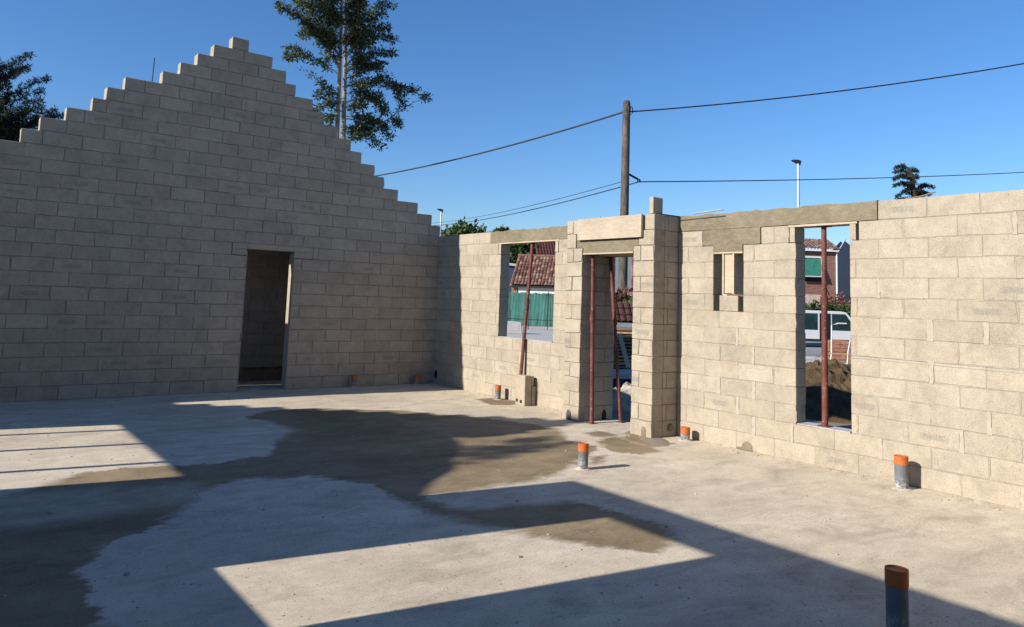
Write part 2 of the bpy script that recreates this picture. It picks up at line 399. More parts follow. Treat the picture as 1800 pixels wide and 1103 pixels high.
# ================================================================== ground and slab
def build_floor():
    xs = np.concatenate([[-11.4, -10.5, -9.6], np.arange(-8.7, .2, .07), [.21]]); ys = np.concatenate([[-20., -17, -15], np.arange(-13.4, 3.0, .07), [3.05]])
    P1 = [(430, 735), (470, 722), (560, 718), (700, 722), (830, 733), (905, 742), (985, 755), (1000, 775), (1050, 786), (1040, 800), (1010, 815), (975, 838), (900, 850), (800, 868), (740, 872), (800, 895), (850, 893), (1000, 882), (1080, 898), (1175, 925), (1195, 950), (1150, 975), (1060, 962), (960, 945), (880, 932), (760, 905), (700, 880), (660, 852), (540, 838), (420, 842), (345, 868), (330, 895), (240, 940), (175, 965), (140, 1010), (165, 1060), (185, 1103), (200, 1200), (-300, 1200), (-500, 950), (-150, 900), (60, 862), (140, 832), (220, 822), (340, 818), (470, 803), (480, 790), (478, 785), (512, 757), (480, 742)]
    P2 = [(1050, 775), (1075, 765), (1130, 780), (1165, 793), (1120, 800), (1075, 795)]
    P3 = [(1090, 768), (1112, 758), (1160, 775), (1195, 780), (1150, 787), (1110, 780)]
    P4 = [(1040, 805), (1065, 800), (1060, 812), (1040, 815)]
    P5 = [(1022, 762), (1050, 757), (1085, 766), (1060, 770)]
    P6 = [(835, 702), (870, 700), (935, 706), (900, 713), (860, 712)]
    polys = [np.array([tuple(fl(*q)[:2]) for q in P]) for P in (P1, P2, P3, P4, P5, P6)]
    X, Y = np.meshgrid(xs, ys, indexing='ij'); pts = np.stack([X.ravel(), Y.ravel()], 1)
    best = np.full(len(pts), -9.)
    for P in polys:
        ins = np.zeros(len(pts), bool); dm = np.full(len(pts), 9.)
        for a, b in zip(P, np.roll(P, -1, 0)):
            c = ((a[1] > pts[:, 1]) != (b[1] > pts[:, 1])) & (pts[:, 0] < (b[0]-a[0])*(pts[:, 1]-a[1])/(b[1]-a[1]+1e-12)+a[0]); ins ^= c
            e = b-a; t = np.clip(((pts-a)@e)/(e@e), 0, 1); dm = np.minimum(dm, np.linalg.norm(pts-(a+t[:, None]*e), axis=1))
        best = np.maximum(best, np.where(ins, dm, -dm))
    wet = np.clip(.5+best, 0, 1)
    HP = np.array([tuple(fl(*q)[:2]) for q in ((10, 872), (120, 862), (330, 850), (385, 862), (330, 885), (250, 893), (190, 905), (60, 925), (-120, 945), (-220, 905))])
    ins = np.zeros(len(pts), bool); dm = np.full(len(pts), 9.)
    for a, b in zip(HP, np.roll(HP, -1, 0)):
        c = ((a[1] > pts[:, 1]) != (b[1] > pts[:, 1])) & (pts[:, 0] < (b[0]-a[0])*(pts[:, 1]-a[1])/(b[1]-a[1]+1e-12)+a[0]); ins ^= c
        e = b-a; t = np.clip(((pts-a)@e)/(e@e), 0, 1); dm = np.minimum(dm, np.linalg.norm(pts-(a+t[:, None]*e), axis=1))
    damp = 1-.62*np.clip(.5+np.where(ins, dm, -dm)*3.2, 0, 1)
    nx, ny = len(xs), len(ys)
    v = [(x, y, 0.) for x, y in pts]
    f = [(i*ny+j, (i+1)*ny+j, (i+1)*ny+j+1, i*ny+j+1) for i in range(nx-1) for j in range(ny-1)]
    bd = [i*ny for i in range(nx)] + [(nx-1)*ny+j for j in range(1, ny)] + [i*ny+ny-1 for i in range(nx-2, -1, -1)] + [j for j in range(ny-2, 0, -1)]
    n0 = len(v); v += [(v[i][0], v[i][1], -.35) for i in bd]; L = len(bd)
    f += [(bd[i], n0+i, n0+(i+1) % L, bd[(i+1) % L]) for i in range(L)]
    o = pyd('floor', v, f, M_FLOOR); at_ = o.data.attributes.new('wet', 'FLOAT', 'POINT')
    at_.data.foreach_set('value', np.concatenate([wet, np.zeros(L)]).astype(np.float32)); a2 = o.data.attributes.new('damp', 'FLOAT', 'POINT')
    a2.data.foreach_set('value', np.concatenate([damp, np.ones(L)]).astype(np.float32)); o['kind'] = 'structure'
build_floor()
GZ = -.2
tag(pyd('ground', [(-900, -900, GZ), (900, -900, GZ), (900, 900, GZ), (-900, 900, GZ)], [(0, 1, 2, 3)], M_GROUND), kind='structure')

# ================================================================== gable wall (y = 0, facing the camera)
TOPS = {15: (-8.15, .028), 16: (-7.9, -.178), 17: (-7.62, -.501), 18: (-7.35, -.941), 19: (-7.02, -1.251), 20: (-6.80, -1.459), 21: (-6.49, -1.737), 22: (-6.16, -1.956), 23: (-5.99, -2.231), 24: (-5.75, -2.49), 25: (-5.23, -2.727), 26: (-4.98, -3.056), 27: (-4.73, -3.244), 28: (-4.49, -3.51), 29: (-4.20, -3.92)}
TOPS[18] = (-7.35, -.941)
G = Wall('gable_wall', 'tall grey concrete block gable with stepped top and an open doorway, in shade at the left', Matrix(((1, 0, 0, 0), (0, 1, 0, 0), (0, 0, 1, 0), (0, 0, 0, 1))), M_BLOCK_G); G.sm = (.10, .14)
for k in range(29):
    a, b = (-11.05, .2) if k < 14 else TOPS[k+1]
    sp = [(a, b)]
    z0 = k*CH
    if z0+CH <= 2.45 and k < 11: sp = minus(sp, -3.70, -2.89)
    if k in (11,):                                    # trimmed courses round the lintel
        sp = minus(sp, -3.95, -2.55)
    ph = .26 if k % 2 == 0 else .04
    if k in (27, 26, 25): ph = {27: .02, 26: .27, 25: .02}[k]
    G.course(z0, sp, ph, pale=.06 if 1 < k < 12 else .0)
G.finish(300, jit=.003)
g = G.root
lb = MB(); lb.box((-3.945, -.002, 2.345), (-2.555, .2, 2.43)); o = lb.build('lintel', M_BLOCK_G, g); 
# the door's lintel fills between 11 and 12 courses
bm_ = MB(); bm_.box((-3.945, .001, 2.235), (-3.705, .199, 2.342)); bm_.box((-2.885, .001, 2.235), (-2.555, .199, 2.342)); bm_.build('lintel_bearing', M_BLOCK_G, g)
sm = MB()
for x in (-3.70, -2.89):                               # mortar dressed jambs
    sm.box((x-.006 if x < -3 else x-.004, -.004, .0), (x+.004 if x < -3 else x+.006, .205, 2.30), jit=.0015)
sm.build('jamb_render', M_BLOCK_G, g)

# ================================================================== long wall (x = 0, facing -X)
MR = Matrix(((0, 1, 0, 0), (-1, 0, 0, 0), (0, 0, 1, 0), (0, 0, 0, 1)))      # u = -y, w = +x
Rw = Wall('long_block_wall', 'sunlit beige concrete block wall with three openings running from the corner to the right', MR, M_BLOCK); Rw.rec = .005
for k in range(14):
    sp = [(0, 4.36), (6.06, 18)]
    z0 = k*CH
    if 5 <= k < 13: sp = minus(sp, 2.09, 3.54)                    # square window
    if 2 <= k < 13: sp = minus(sp, 7.78, 8.42)                    # tall window
    if 8 <= k < 11: sp = minus(sp, 6.63, 7.07)                    # slot
    if k == 11: sp = minus(sp, 6.63, 7.07)
    if k == 12: sp = minus(sp, 6.46, 7.32)                        # cast concrete over the slot
    if k == 12: sp = minus(minus(sp, 2.0, 2.09), 3.54, 3.62)
    if k == 12: sp = minus(minus(sp, 7.69, 7.78), 8.42, 8.52)
    if k == 13: sp = minus(minus(sp, 1.76, 4.36), 6.06, 8.735)    # ring beam
    ph = .23 if k % 2 else 0.0
    Rw.course(z0, sp, ph, pale=(.32 if (k < 10) else .05))
Rw.finish(300, jit=.002)
r = Rw.root
def UW(b, lo, hi, jit=0): return b.box(lo, hi, MR, jit)
def rough_beam(name, u0, u1, z0, z1, w0=.0, w1=.2, parent=None, m=M_GROUT, step=.09, amp=.010, poly=None):
    """cast beam with a slightly lumpy top and face"""
    n = max(2, int((u1-u0)/step)); v = []; f = []
    for i in range(n+1):
        u = u0+(u1-u0)*i/n; j = lambda a=amp: random.uniform(-a, a)
        e = 0 if i in (0, n) else 1
        zt = z1+j(); zb = z0+j(amp*.3)
        for ww, z in ((w0+j(.002), zb), (w0+j(.003), (z0+z1)/2), (w0+j(.002), zt), (w1, zt), (w1, zb)): v.append(MR @ Vector((u, ww, z)))
    for i in range(n):
        for q in range(5): a = i*5+q; b = i*5+(q+1) % 5; f.append((a, b, b+5, a+5))
    f += [(0, 1, 2, 3, 4), tuple(n*5+q for q in range(5))[::-1]]
    o = pyd(name, v, f, m, parent); bm = bmesh.new(); bm.from_mesh(o.data); bmesh.ops.recalc_face_normals(bm, faces=bm.faces); bm.to_mesh(o.data); bm.free(); return o
rough_beam('lintel', 1.765, 4.36, 2.635, 2.835, -.003, .2, r)
rough_beam('ring_beam', 6.06, 8.73, 2.637, 2.838, -.004, .2, r)
b = MB(); b.prism([(6.465, 2.634), (6.465, 2.436), (6.635, 2.432), (6.635, 2.352), (7.065, 2.352), (7.065, 2.432), (7.315, 2.436), (7.315, 2.634)], -.004, .19, MR)
b.build('slot_lintel', M_GROUT, r)
# raised dark strip standing in for the shade of a batten groove
b = MB(); b.prism([(6.1, 2.775), (6.1, 2.79), (6.82, 2.803), (6.82, 2.79)], -.0065, -.001, MR); b.build('groove_shade', M_DARK, r)
# window head boards
for (u0, u1, nm) in ((2.09, 3.54, 'a'), (7.78, 8.42, 'b')):
    b = MB(); UW(b, (u0-.09, -.004, 2.610), (u1+.09, .2, 2.632)); b.build('soffit_board', M_PLY, r)
    for s0 in (u0-.075, u1+.008):
        b = MB(); UW(b, (s0, -.001, 2.436), (s0+.066, .196, 2.607), .0015); b.build('packing_block', M_BLOCK, r)
b = MB(); UW(b, (6.635, -.006, 2.328), (7.065, .19, 2.349)); b.build('soffit_board', M_PLY, r)
# sills of mortar
b = MB(); UW(b, (7.79, -.004, .4055), (8.41, .196, .418), .003); b.build('sill', simple('grey_mortar', (.40, .39, .37), .9), r)
b = MB(); UW(b, (2.1, -.002, 1.013), (3.53, .196, 1.024), .003); b.build('sill', bpy.data.materials['grey_mortar'], r)
# mortar gobbed patches at the foot of the wall
def patch(u, z, w_, h_, m, W=-.004, M=MR, parent=r, name='mortar_patch', n=12, shade=None):
    v = [(0, 0)] + [(math.cos(t)*w_*random.uniform(.8, 1.15), math.sin(t)*h_*random.uniform(.8, 1.15)) for t in np.linspace(0, 2*math.pi, n, endpoint=False)]
    vv = []
    for i, (a, c) in enumerate(v):
        vv.append(M @ Vector((u+a, W-(.004 if i == 0 else 0), max(.002, z+c))))
    for i, (a, c) in enumerate(v[1:]): vv.append(M @ Vector((u+a*1.02, .01, max(.002, z+c*1.02))))
    f = [(0, i+1, (i+1) % n+1) for i in range(n)] + [(i+1, n+i+1, n+(i+1) % n+1, (i+1) % n+1) for i in range(n)]
    return pyd(name, vv, f, m, parent)
patch(7.14, .035, .075, .075, M_GROUT); patch(7.08, .015, .10, .02, M_GROUT)
patch(.12, .18, .05, .09, M_BLACK, -.002, name='cable_hole')
# two faint snapped chalk lines across the right part
b = MB()
for zz, hh in ((1.215, .010), (1.187, .005)):
    for u in np.arange(8.43, 17, .5): UW(b, (u, -.0036, zz+(u-8.43)*-.004), (u+.5, .0, zz+hh+(u-8.43)*-.004))
b.build('chalk_line', simple('violet_chalk', (.29, .262, .232), .9), r)

# slot infill: boxed board and half block
st = tag(empty('formwork_box', (0, -6.86, 1.83)), 'narrow pale plywood box wedged upright in the slot right of the brick pier', 'formwork')
def stb(nm, lo, hi, m, jit=0):
    b = MB(); b.box((lo[1], -hi[0]+6.86, lo[2]-1.83), (hi[1], -lo[0]+6.86, hi[2]-1.83), None, jit); b.build(nm, m, st)
stb('front_panel', (6.79, .018, 1.84), (6.915, .033, 2.322), M_PLY)
stb('side_board', (6.765, .0, 1.83), (6.788, .19, 2.326), M_PLY)
stb('side_board', (6.917, .0, 1.83), (6.94, .19, 2.326), M_PLY)
stb('cross_piece', (6.79, .05, 2.30), (6.915, .19, 2.324), M_PLY)
hbk = MB(); UW(hbk, (6.72, .004, 1.622), (7.0, .19, 1.81), .004); tag(hbk.build('half_block', M_BLOCK, bev=.004), 'broken half block standing in the foot of the narrow slot', 'block')

# ================================================================== porch
def porch_pier(name, label, u0, u1, step_rows):
    """pier of the porch; front face x=-.47"""
    P = Wall(name, label, Matrix(((0, 1, 0, -.47), (-1, 0, 0, 0), (0, 0, 1, 0), (0, 0, 0, 1))), M_BLOCK, T=.67, cat='pier')
    P.side = []
    for k in range(14):
        a, b = u0, u1
        if k in step_rows: a, b = step_rows[k]
        z0 = k*CH
        # front leaf stones and the return towards the wall
        P.T = .2
        P.course(z0, [(a, b)], a+(.14 if k % 2 else .30 if name == 'porch_pier' else .0)+5, mod=5)
        d = .47+.20
        root = P.root; inv = P.wl
        cuts = [0, .27, .67] if k % 2 else [0, .40, .67]
        if k % 2 == 0: cuts = [0, .48, .67]
        cuts[0] = .2
        for c0, c1 in zip(cuts, cuts[1:]):
            if c1-c0 < .05: continue
            mb = MB(); g_ = .0045; jx = random.uniform(-.003, .003)
            mb.box((a+g_+jx, c0+g_, z0+g_), (b-g_+jx, c1-g_, z0+CH-g_), inv @ P.M); mb.build('block', M_BLOCK, root, bev=.004)
        P.core.box((a+.012, .15, z0), (b-.012, .66, z0+CH-.003), inv @ P.M)
    P.T = .2
    P.finish(60, jit=.004)
    return P.root
PL = porch_pier('porch_pier', 'left block pier of the doorway, between the square window and the red props', 4.36, 4.705, {12: (4.36, 4.56), 13: (4.36, 4.62)})
PR_ = porch_pier('porch_pier', 'right block pier of the doorway with its deep shaded side, small upright block on top', 5.70, 6.065, {12: (5.80, 6.065), 13: (5.895, 6.065)})
ML = Matrix(((0, 1, 0, -.47), (-1, 0, 0, 0), (0, 0, 1, 0), (0, 0, 0, 1)))
po = tag(empty('door_lintel', (-.47, -5.2, 2.35)), 'cast concrete lintel over the porch doorway with pale plywood board nailed across it', 'lintel')
IV = Matrix.Translation((.47, 5.2, -2.35))
b = MB(); b.prism([(4.575, 2.80), (4.575, 2.435), (4.712, 2.432), (4.712, 2.357), (5.695, 2.357), (5.695, 2.432), (5.795, 2.435), (5.795, 2.64), (5.885, 2.642), (5.885, 2.80)], .008, .66, IV @ ML); b.build('concrete', M_GROUT, po)
b = MB(); b.box((4.712, -.004, 2.335), (5.692, .66, 2.354), IV @ ML); b.build('soffit_board', M_PLY, po)
b = MB(); b.box((4.632, -.048, 2.538), (5.875, -.012, 2.836), IV @ ML, .002); b.build('face_board', M_BOARD, po)
b = MB(); b.box((5.84, -.0495, 2.560), (5.877, -.0085, 2.832), IV @ ML, .001); b.build('end_batten', M_PLY, po)
b = MB(); b.box((4.66, .01, 2.80), (5.86, .64, 2.828), IV @ ML, .004); b.build('concrete_top', M_GROUT, po)
b = MB(); b.box((-.46, -6.03, 2.84), (-.28, -5.955, 3.055), None, .003); tag(b.build('upright_block', M_BLOCK, bev=.004), 'small grey block stub standing on end on top of the right pier', 'block')
b = MB(); b.box((-.40, -6.03, 2.838), (.15, -5.90, 2.85), None, .004); tag(b.build('mortar_bed', M_GROUT), 'thin lump of dried mortar on top of the right pier', 'mortar')
# weep holes / chased holes at the pier feet
patch(5.92, .09, .05, .10, M_GROUT, -.476+.47, ML, PR_, name='filled_hole') if False else None
def hole(parent, pts, m, name='hole'):
    n = len(pts); c = sum((Vector(p) for p in pts), Vector())/n
    loc = parent.location
    o = pyd(name, [c-loc]+[Vector(p)-loc for p in pts], [(0, i+1, (i+1) % n+1) for i in range(n)], m, parent); return o
def arch(u, w_, h_, x, m, parent, z0=.004):
    hole(parent, [(x, -u+w_, z0), (x, -u+w_, h_*.6), (x, -u+w_*.7, h_*.87), (x, -u, h_), (x, -u-w_*.7, h_*.87), (x, -u-w_, h_*.6), (x, -u-w_, z0)], m, 'chased_hole')
arch(5.935, .038, .135, -.4765, M_GROUT, PR_); arch(4.50, .045, .15, -.4765, simple('hole_mortar', (.09, .085, .08), .95), PL)
hole(PR_, [(-.12+.055*math.cos(t)*random.uniform(.8, 1.1), -6.0695, .115+.05*math.sin(t)) for t in np.linspace(0, 6.28, 12, endpoint=False)], bpy.data.materials['hole_mortar'], 'chased_hole')
hole(PR_, [(-.10+.042*math.cos(t), -6.0715, .108+.042*math.sin(t)) for t in np.linspace(0, 6.28, 12, endpoint=False)], M_GROUT, 'mortar_plug')
hole(PL, [(.02+.04*a, -4.7125, c*.14+.003) for a, c in ((-1, 0), (-1, .6), (-.6, .9), (0, 1), (.6, .9), (1, .6), (1, 0))], M_BLACK, 'chased_hole')
# mortar spill on the slab around the right pier
def spill(name, label, cx, cy, rx, ry, rot, m, h=.008, n=26):
    v = [(cx, cy, h)]; 
    for ring, (s, z) in enumerate(((.75, h*.9), (1, .001))):
        for i in range(n):
            t = 2*math.pi*i/n; k = s*(1+.22*noise.noise(Vector((cx+math.cos(t)*1.3, cy+math.sin(t)*1.3, 3))))
            a, c = math.cos(t)*rx*k, math.sin(t)*ry*k; v.append((cx+a*math.cos(rot)-c*math.sin(rot), cy+a*math.sin(rot)+c*math.cos(rot), z))
    f = [(0, i+1, (i+1) % n+1) for i in range(n)] + [(i+1, n+i+1, n+(i+1) % n+1, (i+1) % n+1) for i in range(n)]
    return tag(pyd(name, v, f, m, smooth=True), label, 'mortar')
M_SPILL = simple('spilt_mortar', (.235, .20, .15), .95, 0, .15, 9, .4, .006)
spill('mortar_spill', 'dark mortar spill on the slab round the foot of the right pier', -.50, -6.12, .16, .42, R(-30), M_SPILL)

# ================================================================== plumbing stubs
def pipe(x, y, h, rad, lab, tilt=(0, 0), oh=.07, group='pipe stubs rising from the slab', oval=1.):
    t = tag(empty('drain_pipe', (x, y, 0)), lab, 'pipe', group); t.rotation_euler = (R(tilt[0]), R(tilt[1]), 0)
    def shell(z0, z1, r, m, nm, cap, drip=0):
        n = 28; v = []; f = []
        for z, rr in ((z0, r), (z1, r), (z1, r*.9), (z1-.03 if not cap else z1-.006, r*.88)):
            for k in range(n):
                a = 2*math.pi*k/n; dz = -drip*(.5+.5*math.sin(a*5+1)*math.cos(a*2)) if z == z0 else 0
                v.append((rr*math.cos(a), rr*math.sin(a)*oval, z+dz))
        for q in range(3):
            for k in range(n): f.append((q*n+k, q*n+(k+1) % n, (q+1)*n+(k+1) % n, (q+1)*n+k))
        f.append(tuple(3*n+k for k in range(n)))
        o = pyd(nm, v, f, m, t, True)
        o.data.set_sharp_from_angle(angle=R(40))
    shell(-.01, h-oh*.5, rad, M_PVC, 'tube', False); shell(h-oh, h, rad+.003, M_ORANGE, 'end_cap', True, .018 if oh > .05 else .006)
    c = MB(); n = 18; vv = [(0, 0, .004)]
    for s_, z in ((1.05, .014), (1.5, .001)):
        for i in range(n):
            a = 2*math.pi*i/n; k = rad*s_*random.uniform(.95, 1.15); vv.append((k*math.cos(a), k*math.sin(a), z))
    o = pyd('mortar_collar', vv, [(0, i+1, (i+1) % n+1) for i in range(n)]+[(i+1, n+i+1, n+(i+1) % n+1, (i+1) % n+1) for i in range(n)], M_FLOOR, t, True)
    return t
pipe(-2.41, -6.93, .255, .052, 'grey pipe stub with orange top standing alone in the middle of the sunlit slab', (0, .5))
pipe(-.20, -9.03, .31, .060, 'tall sunlit pipe stub close to the long wall, right of the tall window', (0, 0))
pipe(-.165, -6.35, .165, .056, 'short orange topped pipe stub tucked beside the right porch pier', (0, 0))
pipe(-.17, -2.38, .235, .050, 'orange topped pipe stub below the square window, left of the leaning prop', (0, 0))
pipe(-1.70, -.12, .215, .048, 'pipe stub in deep shade at the middle of the gable wall foot', (0, 3))
pipe(-.42, -.13, .165, .062, 'squat pipe stub in the shaded corner under the two walls', (0, 0))
pC = fl(1578, 1118); pipe(pC.x, pC.y, .34, .055, 'dark pipe stub with rust orange rim in shadow at the bottom right corner', (0, 0), .075)

# ================================================================== steel props
def prop(p0, p1, lab, split=.45, r0=.030, r1=.024, hook=True, flip=False, group='rusty red steel props'):
    p0, p1 = Vector(p0), Vector(p1); t = tag(empty('steel_prop', p0), lab, 'prop', group); d = (p1-p0); L = d.length
    t.rotation_euler = d.to_track_quat('Z', 'Y').to_euler()
    m0, m1 = (M_PROP, M_PROP)
    MB().tube([(0, 0, .008), (0, 0, L*split)], r1 if flip else r0, 14).build('lower_tube', m0, t, True)
    MB().tube([(0, 0, L*split), (0, 0, L-.008)], r0 if flip else r1, 14).build('upper_tube', m1, t, True)
    MB().tube([(0, 0, L*split-.05), (0, 0, L*split+.05)], r0+.008, 14).build('collar', M_PROP, t, True)
    if hook:
        z = L*split+.09
        MB().tube([(-.05, -.02, z+.03), (-.07, -.035, z+.045), (-.03, -.04, z+.05), (0, -.036, z+.02), (.03, -.036, z-.005), (.045, -.03, z-.02)], .006, 6).build('locking_pin', M_PROP, t, True)
    MB().box((-.06, -.06, 0), (.06, .06, .008)).build('base_plate', M_PROP, t)
    MB().box((-.06, -.06, L-.008), (.06, .06, L)).build('head_plate', M_PROP, t)
    return t
prop((-.11, -2.865, 0), (.06, -2.885, 2.605), 'slanting red prop from slab to square window lintel, in front of the wall', .62, .029, .029, False)
prop((-.35, -4.85, 0), (-.35, -4.795, 2.333), 'upright red prop at the left of the porch doorway', .62, .030, .027)
prop((.10, -4.965, 0), (.05, -4.74, 2.333), 'leaning prop deeper in the doorway, dark at the top', .60, .030, .025, False, True)
prop((.10, -8.065, .42), (.10, -8.07, 2.61), 'thick red prop standing on the tall window sill', .62, .033, .028)
# precast piece standing by the window wall
cb = tag(empty('hollow_block', (-.12, -3.07, 0), R(4)), 'pale block on end with two small holes, under the square window', 'block')
b = MB(); b.box((-.12, -.10, 0), (.02, .12, .47), None, .004); b.build('front_shell', M_BLOCK, cb, bev=.005)
b = MB(); b.box((.022, -.12, 0), (.10, .10, .30), None, .003); b.box((.022, -.10, .30), (.07, .10, .455), None, .003); b.build('back_web', M_BLOCK_G, cb, bev=.004)
for yy, zz in ((.075, .075), (-.02, .065)):
    b = MB(); b.box((-.1285, yy-.018, zz-.022), (-.119, yy+.018, zz+.022), None, .003); b.build('core_hole', M_BLACK, cb)

# hanging board in the doorway and small things on the wall tops
b = MB(); b.box((.52, -5.80, 1.36), (.55, -5.33, 2.05)); tag(b.build('hanging_board', M_PLY), 'pale plywood board hanging outside the doorway, upper right', 'board')
b = MB(); b.box((.22, -5.9, 2.05), (.60, -5.33, 2.34)); tag(b.build('formwork_beam', M_OLDWOOD), 'dark formwork timber above the hanging board in the doorway', 'formwork')
tag(MB().tube([(-5.35, .1, 4.86), (-5.345, .1, 5.27)], .008, 6).build('rebar', M_DARK), 'thin upright steel bar poking from the left slope of the gable', 'rebar')
tag(MB().tube([(.12, -6.2, 2.875), (.16, -6.65, 2.905)], .011, 6).build('steel_rod', M_STEEL), 'grey steel rod lying on the ring beam right of the pier', 'rod')
tag(MB().tube([(.05, -4.62, 2.83), (.0, -4.56, 2.93)], .005, 5).build('tie_wire', M_DARK), 'bent tie wire sticking up from the door lintel top', 'wire')
tag(MB().tube([(.05, -9.0, 2.84), (.12, -9.12, 2.86), (.15, -9.25, 2.90)], .008, 5).build('twig', M_OLDWOOD), 'dry twig lying on the right wall top', 'twig')
# crumbs of mortar and grit on the slab
b = MB()
for i in range(520):
    x = random.uniform(-7.5, -.05); y = random.uniform(-11.8, -.3)
    if random.random() < .45: x = -abs(random.gauss(0, .12))-.02; y = random.uniform(-10.5, -.2)
    s_ = random.uniform(.003, .009) if random.random() < .95 else random.uniform(.009, .014)
    b.box((-s_, -s_*.7, 0), (s_, s_*.8, s_*.7), Matrix.Translation((x, y, 0)) @ Matrix.Rotation(random.random()*6, 4, 'Z'), s_*.3)
for i in range(900):
    x = random.uniform(-7.3, -.05); y = random.uniform(-11.5, -.3); s_ = random.uniform(.0015, .0045)
    b.box((-s_*1.4, -s_, 0), (s_*1.4, s_, s_*.8), Matrix.Translation((x, y, 0)) @ Matrix.Rotation(random.random()*6, 4, 'Z'), s_*.3)
tag(b.build('grit', M_STONE), 'crumbs of mortar and grit scattered on the slab', 'grit', kind='stuff')

# ================================================================== the rest of the house, left of the frame, and added light blockers
MX = lambda x: Matrix(((0, 1, 0, x), (-1, 0, 0, 0), (0, 0, 1, 0), (0, 0, 0, 1)))
W1 = Wall('west_wall', 'block side wall of the main room, left of the frame, its window throwing the bright patch on the slab', MX(-8.78), M_BLOCK_G)
for k in range(14):
    sp = [(6.38, 19.5)]
    z0 = k*CH
    if 5 <= k < 13: sp = minus(sp, 7.49, 8.54)
    W1.course(z0, sp, .23 if k % 2 else 0)
W1.finish(0, False); MB().box((7.495, .0, 1.015), (8.535, .2, 1.135), W1.wl @ W1.M).build('sill', M_GROUT, W1.root)
W2 = Wall('wing_gable', 'stepped block gable of the side wing, left of the frame, with a wide propped opening', MX(-11.25), M_BLOCK_G)
def south(z):
    return float(np.interp(z, [3.30, 3.31, 3.44, 3.64, 3.85, 4.05, 4.25, 4.26, 4.6, 4.9, 5.1, 5.3, 5.5], [-6.58, -6.0, -5.6, -5.25, -4.6, -4.0, -3.6, -3.75, -3.7, -3.45, -3.3, -3.15, -3.05]))
for k in range(27):
    z0 = k*CH; zt = z0+CH
    nth = .2 if zt <= 3.0 else .12-(zt-3.06)/.74
    sth = -6.58 if zt <= 3.3 else south(zt)
    if nth-sth < .15: break
    sp = [(-nth, -sth)]
    if k < 13: sp = minus(sp, 1.65, 4.64)
    W2.course(z0, sp, .23 if k % 2 else 0)
b = MB(); b.prism([(3.62, 4.12), (3.62, 3.05), (6.57, 3.05), (6.57, 3.28), (6.0, 3.3), (5.6, 3.46), (5.2, 3.68), (4.75, 3.8), (4.48, 3.92), (4.0, 4.06)], -.004, .204, W2.wl @ W2.M); b.build('raking_fill', M_GROUT, W2.root)
W2.finish(0, False)
for i, yy in enumerate((2.04, 2.96, 3.97)): prop((-11.15, -yy, 0), (-11.15, -yy, 2.62), ('northern', 'middle', 'southern')[i]+' of three props under the wide opening of the side wing, out of frame', .6, .042, .040, False, group='props outside the frame')
W3 = Wall('wing_wall', 'low block wall joining the side wing to the main room, left of the frame', Matrix(((1, 0, 0, 0), (0, 1, 0, -6.58), (0, 0, 1, 0), (0, 0, 0, 1))), M_BLOCK_G)
for k in range(14): W3.course(k*CH, [(-11.04, -8.79)], .2 if k % 2 else 0)
W3.finish(0, False)
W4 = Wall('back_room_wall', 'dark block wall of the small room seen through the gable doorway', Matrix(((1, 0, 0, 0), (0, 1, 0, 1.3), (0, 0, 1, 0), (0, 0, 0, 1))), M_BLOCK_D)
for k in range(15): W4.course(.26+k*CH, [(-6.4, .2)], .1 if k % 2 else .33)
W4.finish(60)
tag(MB().box((-6.4, 1.37, 0), (.2, 1.5, .255)).build('footing_upstand', M_OLDWOOD), 'dark strip below the back room wall', 'footing')  # dark base set back under the wall
tag(MB().box((-5.3, .202, 3.30), (-.98, 1.5, 3.45)).build('added_room_slab', M_GROUT), 'unseen slab added over the small room behind the gable doorway to darken it', 'ceiling')  # slab added overhead to keep sky light out of the room
W6 = Wall('added_end_wall', 'unseen block end wall added to shut light out of the small room, beyond the corner', MX(0), M_BLOCK_D)  # end wall added where the room stood open to light
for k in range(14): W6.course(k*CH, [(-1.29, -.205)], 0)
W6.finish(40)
W7 = Wall('sky_blocking_gable', 'tall stepped block gable added behind the camera to block sky light', Matrix(((1, 0, 0, 0), (0, 1, 0, -15.6), (0, 0, 1, 0), (0, 0, 0, 1))), M_BLOCK_G)  # unseen gable added to lower the sky light on slab and walls
for k in range(29): a_, b_ = (-8.57, -.005) if k < 14 else TOPS[k+1]; W7.course(k*CH, [(a_, b_)], .26 if k % 2 else 0)
W7.finish(0, False)
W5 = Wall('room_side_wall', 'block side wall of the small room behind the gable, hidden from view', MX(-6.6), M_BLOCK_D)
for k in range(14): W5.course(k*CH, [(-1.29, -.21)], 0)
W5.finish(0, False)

# ================================================================== trees
def leafgen(centres, per, size, spread, aspect=3.2, droop=0., nsub=1, rs=None):
    rs = rs or np.random.default_rng(3)
    C = np.repeat(np.array(centres), per, 0); N = len(C)
    if np.ndim(spread) == 0: sp = np.full((N, 1), spread)
    else: sp = np.repeat(np.array(spread), per)[:, None]
    P = C + rs.normal(0, 1, (N, 3))*sp*.5
    D = P-C + rs.normal(0, .35, (N, 3))*sp; D[:, 2] += droop*sp[:, 0]; D /= np.linalg.norm(D, axis=1)[:, None]+1e-9
    S = np.cross(D, rs.normal(0, 1, (N, 3))); S /= np.linalg.norm(S, axis=1)[:, None]+1e-9
    L = size*rs.uniform(.6, 1.4, (N, 1)); Wd = L/aspect
    v = np.stack([P-S*Wd*.5, P+D*L*.5-S*Wd*.6, P+D*L, P+D*L*.5+S*Wd*.6, P+S*Wd*.5], 1)
    v = np.stack([P, P+D*L*.45-S*Wd*.5, P+D*L, P+D*L*.45+S*Wd*.5], 1).reshape(-1, 3)
    return v, N
